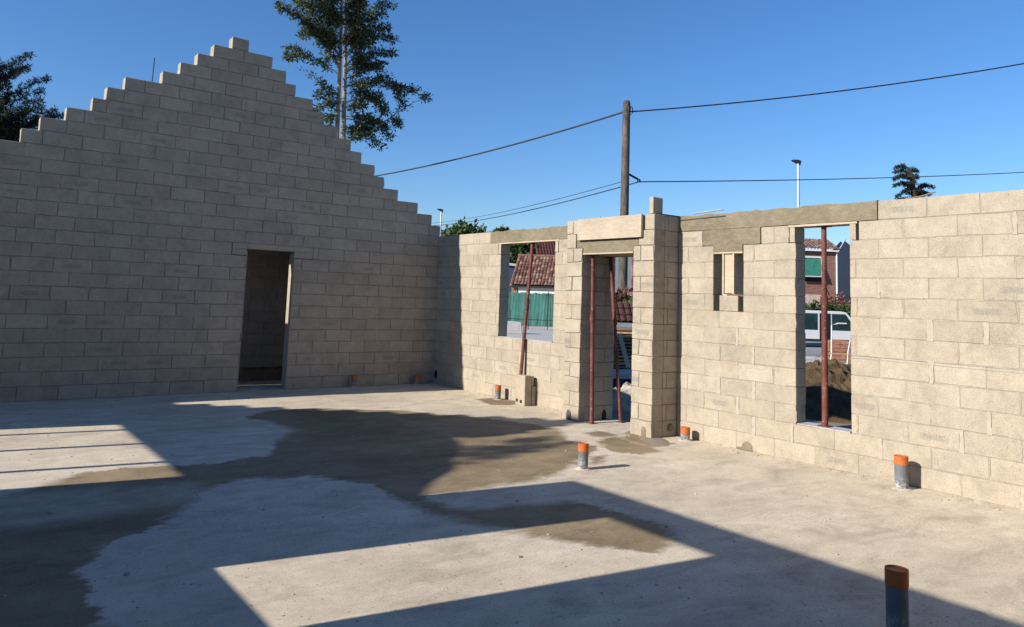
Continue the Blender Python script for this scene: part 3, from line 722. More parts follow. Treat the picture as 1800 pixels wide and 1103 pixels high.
def leaves(name, v, N, m, parent):
    me = bpy.data.meshes.new(name); me.vertices.add(N*4); me.vertices.foreach_set('co', v.astype(np.float32).ravel())
    me.loops.add(N*4); me.loops.foreach_set('vertex_index', np.arange(N*4, dtype=np.int32)); me.polygons.add(N)
    me.polygons.foreach_set('loop_start', np.arange(0, N*4, 4, dtype=np.int32)); me.polygons.foreach_set('loop_total', np.full(N, 4, dtype=np.int32))
    me.update(calc_edges=True); me.validate(); return link(name, me, parent, m)
def skeleton_tree(name, label, base, trunks, branches, leaf, bark, per, size, spread, cat='tree', seed=1, twig=.45, depth_amp=.8, twr=.012, start=.3, step=.16, up=.15, asp=2.6):
    """trunks/branches: polylines of world points with a start radius; foliage grows on side twigs of every branch"""
    rs = np.random.default_rng(seed); t = tag(empty(name, base), label, cat); inv = -Vector(base)
    b = MB()
    for pts, r0, r1 in trunks:
        n = len(pts); b.tube([Vector(p)+inv for p in pts], [r0+(r1-r0)*i/(n-1) for i in range(n)], 8)
    b.build('trunk', bark, t, True)
    b = MB(); cen = []; spr = []
    for pts, r0, dens in branches:
        pts = [Vector(p) for p in pts]; fine = []
        for p, q in zip(pts, pts[1:]):
            k = max(1, int((q-p).length/.12))
            for i in range(k): fine.append(p.lerp(q, i/k))
        fine.append(pts[-1]); n = len(fine)
        wob = [Vector(rs.normal(0, .012, 3)) for _ in fine]; fine = [f_+w_ for f_, w_ in zip(fine, wob)]
        b.tube([f_+inv for f_ in fine], [max(.004, r0*(1-.85*i/(n-1))) for i in range(n)], 5)
        L = sum((y-x).length for x, y in zip(fine, fine[1:])); d = start*L; acc = 0
        for i in range(1, n):
            acc += (fine[i]-fine[i-1]).length; T = acc/L
            if acc < d: continue
            d += step*rs.uniform(.6, 1.3)/max(dens, .15)
            ax = (fine[i]-fine[i-1]).normalized()
            for s_ in (1, 1, 1):
                if dens < .6 and rs.random() > dens+.2: continue
                o = Vector(rs.normal(0, 1, 3)); o = (o-ax*o.dot(ax)).normalized(); o.z *= .45
                tl = twig*rs.uniform(.45, 1.1)*(1.15-.7*T)
                e = fine[i]+(ax*.75+o*.9+Vector((0, 0, up*.5))).normalized()*tl
                b.tube([fine[i]+inv, e+inv], [twr*.7, twr*.35], 4, False)
                for q in np.linspace(.35, 1, max(2, int(tl/(size*.85)))): cen.append(tuple(fine[i].lerp(e, q)+inv)); spr.append(spread)
        cen.append(tuple(fine[-1]+inv)); spr.append(spread)
    b.build('branch', bark, t)
    v, N = leafgen(cen, per, size, spr, asp, .05, rs=rs); o = leaves('foliage', v, N, leaf, t); return t
def P2(plist, plane_y, off=0.):
    """pixels to points near the vertical plane y = plane_y"""
    o = []
    for x, y in plist:
        d = ray(x, y); o.append(Vector(CAM+d*((plane_y+off-CAM[1])/d[1])))
    return o
def fir():
    Y = 14.; B = []; rs = np.random.default_rng(11)
    tr = [(P2([(588, 420), (592, 240), (597, 130), (600, 40), (601, -60), (602, -150)], Y), .11, .02), (P2([(598, 420), (603, 245), (606, 150), (608, 60), (606, 0)], Y, .2), .13, .03)]
    def br(pl, r0=.035, dens=1., amp=.9):
        o = rs.uniform(-amp, amp); n = len(pl); pts = []
        for i, q in enumerate(pl): pts.append(P2([q], Y, o*i/(n-1))[0])
        B.append((pts, r0, dens))
    br([(598, 118), (560, 62), (520, 28), (492, 12)], .04); br([(599, 105), (570, 52), (545, 22), (520, 5)], .04)
    br([(598, 90), (575, 30), (560, -20)]); br([(600, 60), (585, 5), (580, -40)]); br([(600, 130), (575, 85), (555, 55), (530, 62)], .03)
    br([(598, 132), (560, 108), (540, 100), (520, 88), (506, 84)], .02, .8, .3); br([(540, 100), (522, 100), (506, 99)], .015, 1., .3)
    br([(598, 168), (575, 158), (562, 148)], .012, .6, .3); br([(598, 168), (580, 166), (560, 168)], .012, .7, .3)
    br([(598, 200), (585, 190), (572, 185), (555, 196)], .012, .8, .4); br([(598, 210), (582, 205), (578, 214)], .01, .9, .4)
    br([(606, 130), (650, 98), (675, 92), (692, 96)], .04); br([(606, 118), (640, 80), (668, 62), (690, 70)], .04)
    br([(606, 100), (640, 55), (660, 30), (672, 25)], .04); br([(606, 80), (635, 40), (665, 12), (686, 10)], .035)
    br([(606, 60), (630, 10), (650, -30)]); br([(606, 140), (645, 120), (670, 112)], .03); br([(606, 125), (630, 108), (655, 118), (665, 122)], .03)
    br([(606, 105), (635, 70), (660, 50), (682, 50)], .03); br([(604, 70), (612, 20), (615, -30)]); br([(604, 95), (618, 50), (640, 5)])
    br([(606, 150), (640, 148), (675, 142), (700, 155), (726, 158)], .03, 1, .5); br([(606, 180), (640, 172), (665, 168), (680, 196)], .025, 1, .5)
    br([(606, 165), (640, 160), (660, 178), (672, 195)], .02, 1, .5); br([(660, 150), (690, 152), (705, 172), (708, 186)], .012, .7, .4)
    br([(606, 210), (640, 212), (665, 218), (684, 238)], .025, 1, .6); br([(606, 225), (640, 235), (660, 250), (668, 256)], .02, 1, .5); br([(606, 205), (625, 205), (650, 212), (675, 222)], .02, 1, .6)
    br([(608, 228), (630, 228), (655, 230)], .02, 1, .6)
    br([(617, 247), (640, 239), (670, 218), (705, 193), (745, 172)], .04, .12, .1); br([(735, 178), (748, 170)], .008, 1.4, .1); br([(700, 200), (695, 218)], .006, .6, .1); br([(690, 205), (700, 215)], .006, .6, .1)
    br([(560, 138), (545, 130), (532, 122)], .008, .02, .05)
    for i in range(9):                                     # dense upper crown, most of it above the frame
        a = rs.uniform(-100, 55); s_ = rs.choice((-1, 1)); L = 75*(1-(-a if a < 0 else 0)/170)
        br([(602, a+45), (602+s_*L*.5, a+15), (602+s_*L*rs.uniform(.8, 1.15), a-5)], .03)
    for i in range(9):                                     # short inner boughs that hide the stems
        a = rs.uniform(-60, 125); s_ = rs.choice((-1, 1)); L = rs.uniform(18, 42)
        br([(603, a+18), (603+s_*L*.5, a+6), (603+s_*L, a)], .02, 1., .7)
    for (x, y) in ((640, 185), (635, 150), (640, 225), (628, 240), (580, 180)): br([(606, y+4), ((606+x)/2, y+1), (x, y)], .016, .9, .8)
    skeleton_tree('fir_tree', 'tall dark green conifer with two pale trunks rising behind the right slope of the gable', P2([(592, 420)], Y)[0], tr, B, M_LEAF1, M_BARK, 8, .125, .105, seed=5, twig=.40, twr=.010, step=.12, start=.16)
fir()
def cedar():
    Y = 9.; B = []; rs = np.random.default_rng(21)
    tr = [(P2([(-60, 420), (-50, 250), (-40, 150), (-35, 60)], Y), .16, .04)]
    tips = [(52, 99), (47, 119), (81, 139), (73, 161), (69, 176), (70, 188), (95, 196), (92, 206), (108, 205), (40, 124), (20, 130), (5, 120), (60, 215), (40, 225), (80, 222), (95, 235), (15, 150), (30, 165), (50, 195), (25, 210), (0, 180), (10, 235), (50, 245), (70, 250), (-5, 105), (30, 240), (0, 215), (20, 188), (45, 235), (10, 200), (60, 240), (35, 205), (-10, 160), (25, 225)]
    for i, (x, y) in enumerate(tips):
        o = rs.uniform(-.5, .7); sx, sy = -45, y+60+rs.uniform(-10, 20)
        pl = [(sx, sy), (sx+(x-sx)*.5, y+ (sy-y)*.38), (sx+(x-sx)*.8, y+(sy-y)*.12), (x, y)]
        n = 4; B.append(([P2([q], Y, o*j/3)[0] for j, q in enumerate(pl)], .02, 1.2))
    skeleton_tree('cedar_tree', 'dark spiky cedar behind the low left end of the gable', P2([(-60, 420)], Y)[0], tr, B, M_LEAF2, M_BARKD, 13, .09, .035, seed=6, twig=.17, twr=.006, start=.1, step=.05, up=.1, asp=5)
cedar()
def small_conifer():
    B = []; D = 60.; tr = [([at(1610, 480, D), at(1608, 350, D), at(1600, 300, D), at(1590, 291, D)], .35, .05)]
    for (x0, y0), (x1, y1), (x2, y2) in [((1600, 300), (1588, 292), (1574, 295)), ((1602, 306), (1586, 300), (1574, 303)), ((1604, 318), (1586, 308), (1572, 316)), ((1606, 330), (1586, 322), (1571, 327)), ((1606, 345), (1592, 336), (1576, 346)), ((1604, 350), (1590, 350), (1578, 352)), ((1600, 303), (1604, 298), (1612, 302)), ((1602, 318), (1608, 310), (1612, 312)), ((1606, 340), (1620, 326), (1640, 329)), ((1606, 345), (1618, 332), (1626, 325)), ((1606, 348), (1620, 338), (1634, 342)), ((1604, 330), (1596, 322), (1590, 326)), ((1604, 340), (1600, 330), (1592, 338)), ((1600, 310), (1594, 305), (1590, 312)), ((1605, 345), (1612, 335), (1622, 345)), ((1604, 325), (1606, 318), (1609, 322))]:
        B.append(([at(x0, y0, D), at(x1, y1, D+random.uniform(-.5, .5)), at(x2, y2, D+random.uniform(-1, 1))], .06, .8))
    b0 = at(1610, 480, D); b0.z = GZ; tr[0][0][0] = b0
    skeleton_tree('small_conifer', 'small ragged conifer top peeping over the right end of the long wall', b0, tr, B, M_LEAF2, M_BARKD, 7, .17, .06, seed=8, twig=.17, twr=.02, start=.08, step=.10, up=.1, asp=4)
small_conifer()
def round_tree(name, label, px, py_top, rpx, D, zc=None, leaf=M_LEAF3, seed=1, size=.55, n=46, group='trees behind the far houses'):
    rs = np.random.default_rng(seed); top = at(px, py_top, D); rad = rpx*D/FPX; base = Vector((top.x, top.y, GZ))
    t = tag(empty(name, base), label, 'tree', group)
    H = top.z-GZ; b = MB().tube([(0, 0, 0), (.1, .05, H*.4), (0, .1, H*.75)], [rad*.09, rad*.07, rad*.03], 7); cen = []; spr = []
    ch = H-rad*.85
    for i in range(n):
        d = rs.normal(0, 1, 3); d /= np.linalg.norm(d); k = rs.uniform(.45, .95)
        c = Vector((d[0]*rad*k, d[1]*rad*k, ch+d[2]*rad*.72*k))
        if i < 14: b.tube([(0, .05, H*rs.uniform(.35, .6)), tuple(c)], [rad*.03, rad*.01], 4)
        cen.append(tuple(c)); spr.append(rad*rs.uniform(.16, .30))
    b.build('trunk', M_BARKD, t, True)
    v, N = leafgen(cen, 110, size, spr, 1.7, 0, rs=rs); leaves('foliage', v, N, leaf, t); return t
round_tree('broadleaf_tree', 'rounded green treetop just right of the gable corner, over the wall', 815, 395, 42, 85, seed=31)
round_tree('broadleaf_tree', 'small treetop over the wall left of the square window lintel', 884, 403, 20, 95, seed=32, size=.5)
round_tree('broadleaf_tree', 'dark green tree seen in the upper left of the square window behind the blue shed', 905, 418, 44, 80, seed=33)
round_tree('broadleaf_tree', 'dark tree behind the tiled roof in the square window', 945, 425, 38, 88, seed=34, leaf=M_LEAF2)
# conifer west of the site whose top throws the ragged shade on the slab
def shade_tree():
    b0 = Vector((-14.5, -4.35, GZ)); B = []; rs = np.random.default_rng(41); o = Vector((-14.5, -4.15, 5.6))
    for (y, z) in ((-3.55, 6.15), (-3.62, 5.95), (-3.7, 5.8), (-3.85, 6.22), (-4.0, 6.05), (-4.15, 5.82), (-3.95, 5.68), (-4.35, 5.62), (-4.45, 5.45)):
        B.append(([o, Vector((-14.5+rs.uniform(-.2, .2), (y+o.y)/2, (z+o.z)/2+.02)), Vector((-14.5+rs.uniform(-.3, .3), y, z))], .012, .7))
    skeleton_tree('pine_tree', 'slender conifer west of the house, left of the frame', b0, [([b0, Vector((-14.5, -4.4, 4)), Vector((-14.5, -4.15, 5.7))], .06, .02)], B, M_LEAF2, M_BARKD, 7, .10, .05, seed=9, twig=.15, start=.3)
shade_tree()

# ================================================================== pole, wires, street lamps
D = 24.; pb = at(1098, 400, D); pt_ = at(1101.5, 178, D)
pole = tag(empty('utility_pole', (pt_.x, pt_.y, GZ)), 'weathered wooden utility pole rising behind the porch with wires on both sides', 'pole')
H = pt_.z-GZ; MB().tube([(-.02, 0, 0), (0, 0, H*.5), (0, 0, H-.06), (0, 0, H)], [.155, .135, .122, .10], 14).build('shaft', M_POLE, pole, True)
def rel(p): return Vector(p)-Vector((pt_.x, pt_.y, GZ))
MB().tube([rel(at(1092, 299, D-.15)), rel(at(1124, 317, D-.15))], .035, 6).build('arm', M_DARK, pole); MB().tube([rel(at(1094, 311, D-.14)), rel(at(1105, 306, D-.14))], .025, 6).build('arm_brace', M_DARK, pole)
MB().tube([rel(at(1123, 315, D-.15)), rel(at(1123, 321, D-.15))], [.05, .06], 8).build('insulator', M_DARK, pole)
MB().tube([rel(at(1107, 187, D-.1)), rel(at(1112, 190, D-.1)), rel(at(1112, 199, D-.1)), rel(at(1108, 202, D-.1))], .018, 5).build('bracket', M_DARK, pole)
MB().box((-.05, -.16, H-.35), (.03, -.10, H-.2)).build('number_plate', M_DARK, pole)
def wire(p, q, sag, r_, lab, grp='wires of the utility pole'):
    pts = [p.lerp(q, t)-Vector((0, 0, sag*4*t*(1-t))) for t in np.linspace(0, 1, 26)]; tag(MB().tube(pts, r_, 5).build('overhead_wire', M_CABLE), lab, 'wire', grp)
wp = at(1100, 196, D)
wire(wp, at(455, 330, 44), .6, .032, 'thick overhead wire from the pole top down to behind the gable')
wire(at(1108, 197, D), at(1990, 76, 26), .28, .024, 'thick overhead wire from the pole top to the right edge')
wire(at(1123, 320, D-.1), at(700, 397, 60), .5, .019, 'lower of two thin wires sloping from the pole arm to the left')
wire(at(1100, 318, D+.4), at(700, 401-8, 70), .5, .012, 'upper of two thin wires sloping left below the pole top')
wire(at(1123, 320, D-.1), at(1990, 291, 40), .18, .018, 'thin level wire from the pole arm to the right edge')
def lamp(px, ytop, D, wpx, lab, headpx=14):
    top = at(px, ytop, D); base = Vector((top.x, top.y, GZ)); t = tag(empty('street_lamp', base), lab, 'street lamp', 'street lamps over the wall'); H = top.z-GZ
    s_ = D/FPX; MB().tube([(0, 0, 0), (0, 0, H)], [wpx*s_*.75, wpx*s_*.5], 8).build('mast', M_STEEL, t, True)
    rx = Vector((-CR[0], -CR[1], 0)); a = math.atan2(rx.y, rx.x); hd = MB(); M_ = Matrix.Translation((0, 0, H)) @ Matrix.Rotation(a, 4, 'Z') @ Matrix.Rotation(R(-6), 4, 'Y')
    hd.prism([(-.25*headpx*s_, -.35*headpx*s_), (.75*headpx*s_, .05*headpx*s_), (.75*headpx*s_, .12*headpx*s_), (.1*headpx*s_, .22*headpx*s_), (-.28*headpx*s_, .12*headpx*s_)], -.12, .12, M_); hd.build('lamp_head', M_DARK, t)
lamp(1403, 285, 42, 4.5, 'pale steel street lamp standing above the tall window', 15); lamp(776, 370, 62, 2.6, 'small distant street lamp beside the gable corner', 11)

# ================================================================== beyond the square window
def frame_at(p, a):   # local frame: x along the facade to the right, y away, z up
    return Matrix.Translation(p) @ Matrix.Rotation(a, 4, 'Z')
VA = math.atan2(-CR[1], CR[0])
def gp(px, D, z=GZ):
    p = at(px, 530, D); return Vector((p.x, p.y, z))
road = tag(pyd('road', [(14, -40, GZ+.004), (34, -40, GZ+.004), (62, 60, GZ+.004), (30, 60, GZ+.004)], [(0, 1, 2, 3)], M_ROAD), kind='structure')
A1 = math.atan2(CR[1], CR[0])
def local_thing(name, label, cat, px, D, rz=0, group=None, z=GZ):
    o = empty(name, gp(px, D, z), A1+rz); return tag(o, label, cat, group)
def tiled_roof(parent, x0, x1, y0, z0, y1, z1, pitch=.23, rowlen=.42, m=M_TILE):
    """rows of barrel tiles: every tile column a separate curved strip, lapped up the slope"""
    v = []; f = []; run = math.hypot(y1-y0, z1-z0); nr = max(1, int(run/rowlen)); dy, dz = (y1-y0)/run, (z1-z0)/run; ny, nz = -dz, dy
    if nz < 0: ny, nz = -ny, -nz
    x = x0
    while x < x1-1e-6:
        for q in range(nr):
            s0, s1 = q*rowlen, q*rowlen+rowlen*1.12
            for s_, lift in ((s0, .05), (s1, .012)):
                for k in range(5):
                    a = math.pi*k/4; h = math.sin(a)*pitch*.36+lift+random.uniform(0, .008); v.append((x+pitch*(.5-.5*math.cos(a)), y0+dy*s_+ny*h, z0+dz*s_+nz*h))
            n = len(v)-10
            for k in range(4): f.append((n+k, n+k+1, n+5+k+1, n+5+k))
        x += pitch
    o = pyd('roof_tiles', v, f, m, parent); o['kind'] = 'stuff'; return o
# green screened site fence
DF = 52.; fz = (523.5-514)*DF/FPX+1.69-GZ
fn = local_thing('screen_fence', 'green fabric screened fence across the square window, below the white wall', 'fence', 930, DF)
for i in range(-3, 4):
    n = 14; v = []; f = []
    for a in range(n+1):
        for z in (0.02, fz*.5, fz+random.uniform(-.05, .04)): v.append((i*1.5+.03+a*1.44/n, .012*math.sin(a*1.1+i)+random.uniform(-.015, .015), z))
    for a in range(n): 
        for q in range(2): f.append((a*3+q, a*3+3+q, a*3+4+q, a*3+1+q))
    pyd('screen_panel', v, f, M_GREENF, fn)
    MB().tube([(i*1.5, .08, 0), (i*1.5, .08, fz+.02)], .03, 6).build('post', M_DARK, fn)
# thin barrier of rods and wire in front
bf = local_thing('wire_barrier', 'thin wire barrier on short rods in front of the green fence', 'fence', 930, 46)
for x, h in ((-1.1, 1.15), (-.0, .7), (1.15, 2.3)): MB().tube([(x, 0, 0), (x, 0, h)], .025, 5).build('rod', M_DARK, bf)
MB().tube([(-2.5, 0, .62), (2.5, 0, .58)], .018, 5).build('wire', M_DARK, bf)
cbk = local_thing('concrete_barrier', 'low pale concrete barrier at the lower left of the square window', 'barrier', 905, 40)
b = MB(); b.prism([(-.55, 0), (.45, 0), (.38, .62), (-.5, .66)], -.25, .25); b.build('body', M_PAVE, cbk, bev=.03); b = MB(); b.box((-.3, -.262, .15), (.25, -.251, .5)); b.build('panel', M_PAVE, cbk)
tag(pyd('pavement', [tuple(gp(840, 34, GZ+.008)), tuple(gp(1060, 34, GZ+.008)), tuple(gp(1060, 51, GZ+.008)), tuple(gp(840, 51, GZ+.008))], [(0, 1, 2, 3)], M_PAVE), kind='structure')
# tiled cottage
h1 = local_thing('cottage', 'low white cottage with an old reddish tile roof, in the square window', 'house', 940, 60, R(-8))
b = MB(); b.box((-1.35, .12, 0), (9, 7.5, 2.72)); b.build('wall', M_WHITE, h1)
b = MB(); b.box((-1.9, .1, 0), (-1.45, .5, 2.70)); b.build('corner_post', M_TERRA, h1)
tiled_roof(h1, -2.0, 9.0, -.1, 2.85, 4.4, 5.4, .27, .5)
b = MB(); b.prism([(-2.05, 0), (-2.0, 0)], 0, 1) if False else None
b = MB(); b.v += [Vector(p) for p in ((-2.05, -.1, 2.78), (9, -.1, 2.78), (9, 4.4, 5.33), (-2.05, 4.4, 5.33), (-2.05, 8.9, 2.78), (9, 8.9, 2.78))]; b.f += [(0, 1, 2, 3), (3, 2, 5, 4)]; b.build('roof_deck', M_TERRA, h1, fix=False)
b = MB(); b.box((-2.0, -.22, 2.72), (9, -.1, 2.84)); b.build('gutter', M_DARK, h1)
MB().tube([(-2.05, 4.4, 5.48), (9, 4.4, 5.48)], .13, 8).build('ridge', M_TILE, h1)
sh = local_thing('blue_shed', 'dark blue shed with a pale roof edge left of the tiled cottage', 'shed', 893, 66, R(-10))
b = MB(); b.box((-3, 0, 0), (1.7, 3, 4.7)); b.build('wall', M_BLUE, sh); b = MB(); b.v += [Vector(p) for p in ((-3.1, -.3, 5.15), (1.95, -.3, 4.68), (1.95, 3.2, 4.68), (-3.1, 3.2, 5.15), (-3.1, -.3, 4.95), (1.95, -.3, 4.48), (1.95, 3.2, 4.48), (-3.1, 3.2, 4.95))]; b.f += [(0, 1, 2, 3), (4, 5, 6, 7), (0, 1, 5, 4), (1, 2, 6, 5), (2, 3, 7, 6), (3, 0, 4, 7)]; b.build('roof', M_STEEL, sh)
h3 = local_thing('far_house', 'dark red roof of a farther house at the upper right of the square window', 'house', 985, 76, R(6))
b = MB(); b.box((-2, .4, 0), (8, 6, 5.4)); b.build('wall', M_TERRA, h3); tiled_roof(h3, -2.4, 8, -.1, 5.4, 3.6, 8.4, .3, .5, simple('dark_red_tile', (.07, .03, .026), .9, 0, .3, 2))
b = MB(); b.v += [Vector(p) for p in ((-2.4, -.1, 5.33), (8, -.1, 5.33), (8, 3.6, 8.33), (-2.4, 3.6, 8.33), (-2.4, 7, 5.33), (8, 7, 5.33))]; b.f += [(0, 1, 2, 3), (3, 2, 5, 4)]; b.build('roof_deck', M_TERRA, h3, fix=False)

# ================================================================== beyond the tall window
h2 = local_thing('brick_house', 'two storey brick house with tiled roof and green shutter, in the tall window', 'house', 1471, 58, R(0))
def z_at(y, D, hor=543): return 1.69+(hor-y)*D/FPX-GZ
ez = z_at(440, 58); rz_ = z_at(424.5, 60.5)
b = MB(); b.box((-7, 0, 0), (0, 5, ez)); b.build('wall', M_BRICK, h2)
b = MB(); b.v += [Vector(p) for p in ((.01, .02, 0), (4.6, 5.4, 0), (4.6, 5.4, ez), (1.7, 2.4, rz_+.1), (.01, .02, ez))]; b.f += [(0, 1, 2, 3, 4)]
b.v += [Vector(p) for p in ((-.3, .1, 0), (4.3, 5.5, 0), (4.3, 5.5, ez), (1.4, 2.5, rz_+.05), (-.3, .1, ez))]; b.f += [(5, 9, 8, 7, 6)]; b.build('end_wall', M_GREYW, h2, fix=False)
tiled_roof(h2, -7, .05, -.3, ez-.02, 2.4, rz_+.1, .25, .4)
b = MB(); b.box((-7, -.32, ez-.12), (.05, -.22, ez-.01)); b.build('gutter', M_WPAINT, h2)
b = MB(); b.tube([(.06, -.3, ez-.02), (1.75, 2.4, rz_+.2)], .05, 5).build('verge', M_WPAINT, h2); MB().tube([(0, -.06, 2.2), (0, -.06, ez-.1)], .07, 6).build('downpipe', M_WPAINT, h2)
wz0, wz1 = z_at(488, 58), z_at(455, 58)
b = MB(); b.box((-3.2, -.02, wz0-.35), (-1.12, -.01, wz1)); b.build('window_opening', M_BLACK, h2)
b = MB(); b.box((-3.2, -.06, wz1+.02), (-1.05, -.0, wz1+.14)); b.build('lintel', M_WPAINT, h2)
b = MB(); b.v += [Vector(p) for p in ((-3.2, -.5, wz0), (-1.35, -.5, wz0), (-1.2, -.05, wz1-.03), (-3.2, -.05, wz1-.03))]; b.f += [(0, 1, 2, 3)]; b.build('shutter', M_SHUTTER, h2, fix=False)
MB().tube([(-3.2, -.52, wz0), (-1.35, -.52, wz0), (-1.16, -.05, wz1)], .045, 5).build('shutter_frame', M_WPAINT, h2)
b = MB(); b.box((.6, 1.0, z_at(470, 58)), (.66, 1.1, z_at(446, 58)))
# garden in front of it
gw = local_thing('garden_wall', 'pinkish garden wall under the brick house, in the tall window', 'wall', 1440, 50); b = MB(); b.box((-4, 0, 0), (.2, .2, z_at(519, 50))); b.build('wall', simple('pink_render', (.42, .33, .29), .9), gw)
def shrub(name, label, px, ytop, wpx, D, leaf, seed, hor=543, size=.16, cat='shrub', n=40, per=60, group=None):
    rs = np.random.default_rng(seed); t = local_thing(name, label, cat, px, D, group=group); H = z_at(ytop, D, hor); W_ = wpx*D/FPX/2; cen = []; spr = []; b = MB()
    for i in range(n):
        x = rs.uniform(-W_, W_); z = H*rs.uniform(.25, .92)*(1-.25*(x/W_)**2); c = (x, rs.uniform(-W_*.4, W_*.4), z); cen.append(c); spr.append(min(.28, H*.13))
        if i % 4 == 0: b.tube([(x*.3, 0, 0), c], [.03, .01], 4)
    b.build('stem', M_BARKD, t); v, N = leafgen(cen, per, size, spr, 1.6, 0, rs=rs); leaves('foliage', v, N, leaf, t)
shrub('red_shrub', 'reddish brown shrub below the right corner of the brick house', 1472, 519, 60, 47, M_LEAF4, 51)
shrub('hedge', 'clipped green hedge above the white van', 1440, 529, 90, 44, M_LEAF3, 52, cat='hedge', n=70)
shrub('green_shrub', 'small green shrub at the right edge of the tall window', 1488, 532, 26, 41, M_LEAF3, 53)
def van():
    D = 37.; t = local_thing('white_van', 'white van with dark green windows behind the red prop in the tall window', 'van', 1448, D, R(4)); L, W_, H = 4.6, 1.8, z_at(547, D)
    b = MB(); pr = [(-2.0, .32), (2.35, .32), (2.45, .75), (2.35, 1.02), (1.75, 1.12), (1.15, H-.04), (.9, H), (-1.95, H), (-2.05, H-.1)]
    b.prism(pr, 0, W_); b.build('body', M_WPAINT, t, bev=.03)
    for x0, x1, x2, x3 in ((-1.85, -1.15, -1.15, -1.85), (-1.0, -.32, -.32, -1.0), (.40, 1.66, 1.08, .40)):
        b = MB(); b.prism([(x0, .86), (x1, .86), (x2, H-.13), (x3, H-.13)], -.012, -.002); b.build('window', M_GLASS, t)
    b = MB(); b.prism([(-.22, .35), (.33, .35), (.33, H-.12), (-.22, H-.12)], -.014, -.003); b.build('open_doorway', M_BLACK, t)
    for x in (-1.35, 1.6):
        w_ = empty('wheel', (x, .0, .32)); w_.parent = t
        MB().tube([(0, -.05, 0), (0, .2, 0)], .32, 18).build('tyre', M_BLACK, w_, True); MB().tube([(0, -.06, 0), (0, 0, 0)], .18, 12).build('rim', M_STEEL, w_, True)
    b = MB(); b.box((2.36, .15, .78), (2.47, .45, .95)); b.build('headlight', M_STEEL, t); b = MB(); b.box((-2.02, -.01, .30), (2.4, .0, .42)); b.build('side_trim', M_DARK, t)
van()
# pallets, trestle and slabs in the yard
pal = local_thing('brick_pallet', 'stack of brown bricks on the yard, lower right of the tall window', 'bricks', 1476, 27)
for k in range(5):
    for i in range(4):
        b = MB(); b.box((-.42+i*.21, 0, .12+k*.135), (-.22+i*.21, .6, .245+k*.135), None, .008); b.build('brick_pack', M_TERRA, pal)
b = MB(); [b.box((-.45, y, 0), (.45, y+.1, .11)) for y in (0, .25, .5)]; b.build('pallet', M_OLDWOOD, pal)
ts = local_thing('metal_trestle', 'bent white tube frame standing in front of the brick stack', 'trestle', 1472, 25.5)
MB().tube([(-.30, 0, .0), (-.22, 0, .35), (-.20, 0, 1.35), (.0, 0, 1.42), (.30, 0, 1.42)], .022, 8).build('tube_frame', M_WPAINT, ts, True); MB().tube([(-.28, 0, .42), (.34, 0, .40)], .02, 8).build('cross_bar', M_TIMBER, ts, True); MB().tube([(.30, 0, .0), (.34, 0, .5), (.42, 0, .9)], .02, 8).build('rear_leg', M_WPAINT, ts, True)
sl_ = local_thing('slab_stack', 'low stack of grey paving slabs left of the prop in the tall window', 'slabs', 1428, 24)
for k in range(4): b = MB(); b.box((-.5+random.uniform(-.03, .03), 0, .01+k*.09), (.28+random.uniform(-.03, .03), .6, .09+k*.09), None, .01); b.build('slab', M_PAVE, sl_)
rk = local_thing('leaning_rake', 'grey tube frame leaning beside the slab stack', 'tube frame', 1437, 22); MB().tube([(0, 0, 0), (-.1, 0, .45), (.08, 0, .55), (.14, 0, .2)], .02, 6).build('tube', M_STEEL, rk, True)
p0 = [gp(1385, 17, GZ+.012), gp(1530, 17, GZ+.012), gp(1530, 27.5, GZ+.012), gp(1385, 27.5, GZ+.012)]
tag(pyd('concrete_yard', [tuple(p) for p in p0], [(0, 1, 2, 3)], M_PAVE), kind='structure')
# spoil heap
def heap(name, label, c, rx, ry, h, rot, m, seed=0, n=70):
    v = []; f = []
    for i in range(n+1):
        for j in range(n+1):
            a, b_ = i/n*2-1, j/n*2-1; k = max(0, 1-(a*a+b_*b_)); x, y = a*rx, b_*ry
            P = Vector((x*1.1+seed, y*1.1, seed)); z = h*k**.8*(1+.25*noise.noise(P)) + (.16*noise.noise(P*2.6)+.16*abs(noise.noise(P*5))+.12*abs(noise.noise(P*11)))*min(1, k*4) - (.05 if k <= 0 else 0)
            v.append((x, y, z))
    f = [(i*(n+1)+j, (i+1)*(n+1)+j, (i+1)*(n+1)+j+1, i*(n+1)+j+1) for i in range(n) for j in range(n)]
    o = pyd(name, v, f, m, None, False); o.location = c; o.rotation_euler = (0, 0, rot); return tag(o, label, 'earth heap')
heap('spoil_heap', 'clumpy brown earth heap outside the tall window, its near side in shadow', (7.6, -4.0, GZ), 3.6, 2.6, .62, R(35), M_DIRT, 3)
b = MB(); b.box((2.2, -7.4, GZ), (2.45, -5.4, GZ+.06), None, .01); tag(b.build('plank', M_TIMBER), 'brown plank on the ground just outside the tall window', 'plank')
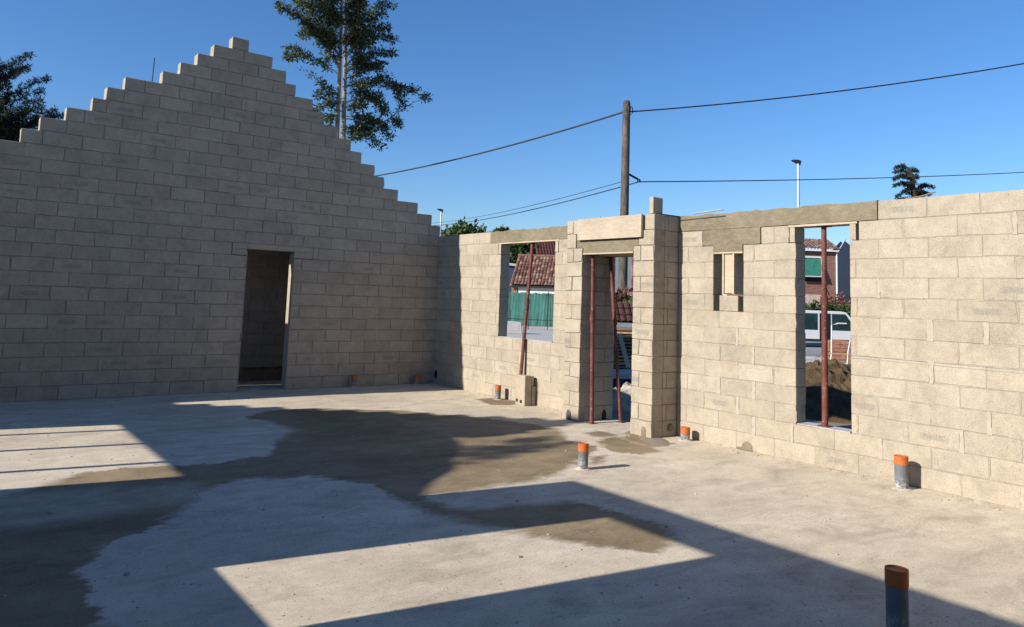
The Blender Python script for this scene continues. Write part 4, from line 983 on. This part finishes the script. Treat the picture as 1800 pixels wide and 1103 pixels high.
# ================================================================== beyond the doorway
def dt(y, D): return 1.69+(530-y)*D/FPX
tp = local_thing('covered_stack', 'stack under navy blue tarpaulin outside the doorway', 'stack', 1094, 15.2, R(5))
zt = dt(663, 15.2)-GZ
n = 10; v = []; f = []
for i in range(n+1):
    for z in (.12, zt*.5, zt): v.append((-.5+i*.1, .03*math.sin(i*2.1+z*3), z))
for i in range(n):
    for q in range(2): f.append((i*3+q, i*3+3+q, i*3+4+q, i*3+1+q))
pyd('tarpaulin', v, f, M_TARP, tp); b = MB(); b.box((-.48, .06, 0), (.48, .8, zt-.01)); b.build('load', M_OLDWOOD, tp)
b = MB(); b.box((-.55, -.06, zt), (.55, .85, zt+.10), None, .006); b.build('top_board', M_PAVE, tp)
tb = local_thing('timber_stack', 'stack of brown boards behind the tarpaulin in the doorway', 'timber', 1094, 17)
zz = 0
for k in range(13):
    hgt = .045; b = MB(); b.box((-.6+random.uniform(-.08, .08), random.uniform(-.05, .05), .35+k*.075), (.5+random.uniform(-.1, .1), .8, .35+k*.075+hgt), None, .006); b.build('board', random.choice((M_OLDWOOD, M_TIMBER)), tb)
b = MB(); b.box((-.5, .1, 0), (.5, .7, .34)); b.build('bearer', M_OLDWOOD, tb)
pa, pb_ = at(1089, 588, 16.4), at(1105, 648, 16.0); b = MB().tube([pa, pb_], .055, 4); tag(b.build('yellow_plank', M_PLY), 'yellow plank leaning on the board stack in the doorway', 'plank')
ss = local_thing('tiled_lean_to', 'small red tiled lean-to with grey gutter glimpsed in the doorway', 'shed', 1096, 19)
tiled_roof(ss, -.7, .8, 0, dt(569, 19)-GZ, 1.0, dt(541, 19)-GZ+.22, .16, .3, bpy.data.materials['dark_red_tile']); b = MB(); b.box((-.7, -.07, dt(575, 19)-GZ), (.8, 0, dt(567, 19)-GZ)); b.build('gutter', M_STEEL, ss); b = MB(); b.box((-.65, .4, 0), (.75, .9, dt(572, 19)-GZ)); b.build('wall', M_BARKD, ss)
shrub('red_creeper', 'dark red leafed bush behind the lean-to in the doorway', 1092, 500, 34, 21, M_LEAF4, 61, 530, .14)
shrub('bank_shrub', 'green bush in the doorway behind the props', 1096, 520, 30, 20.5, M_LEAF3, 62, 530, .14)
h4 = local_thing('grey_house', 'grey rendered house end glimpsed high in the doorway', 'house', 1075, 48); b = MB(); b.box((-3, 0, 0), (1.2, 4, 6.2)); b.build('wall', M_GREYW, h4); b = MB(); b.box((-3.1, -.1, 6.2), (1.3, 4.1, 6.3)); b.build('roof_edge', M_WPAINT, h4)
heap('rubble_bank', 'low bank of pale rubble outside the doorway', tuple(gp(1094, 13.9)), 1.2, .55, .28, A1, M_STONE, 9, 40)
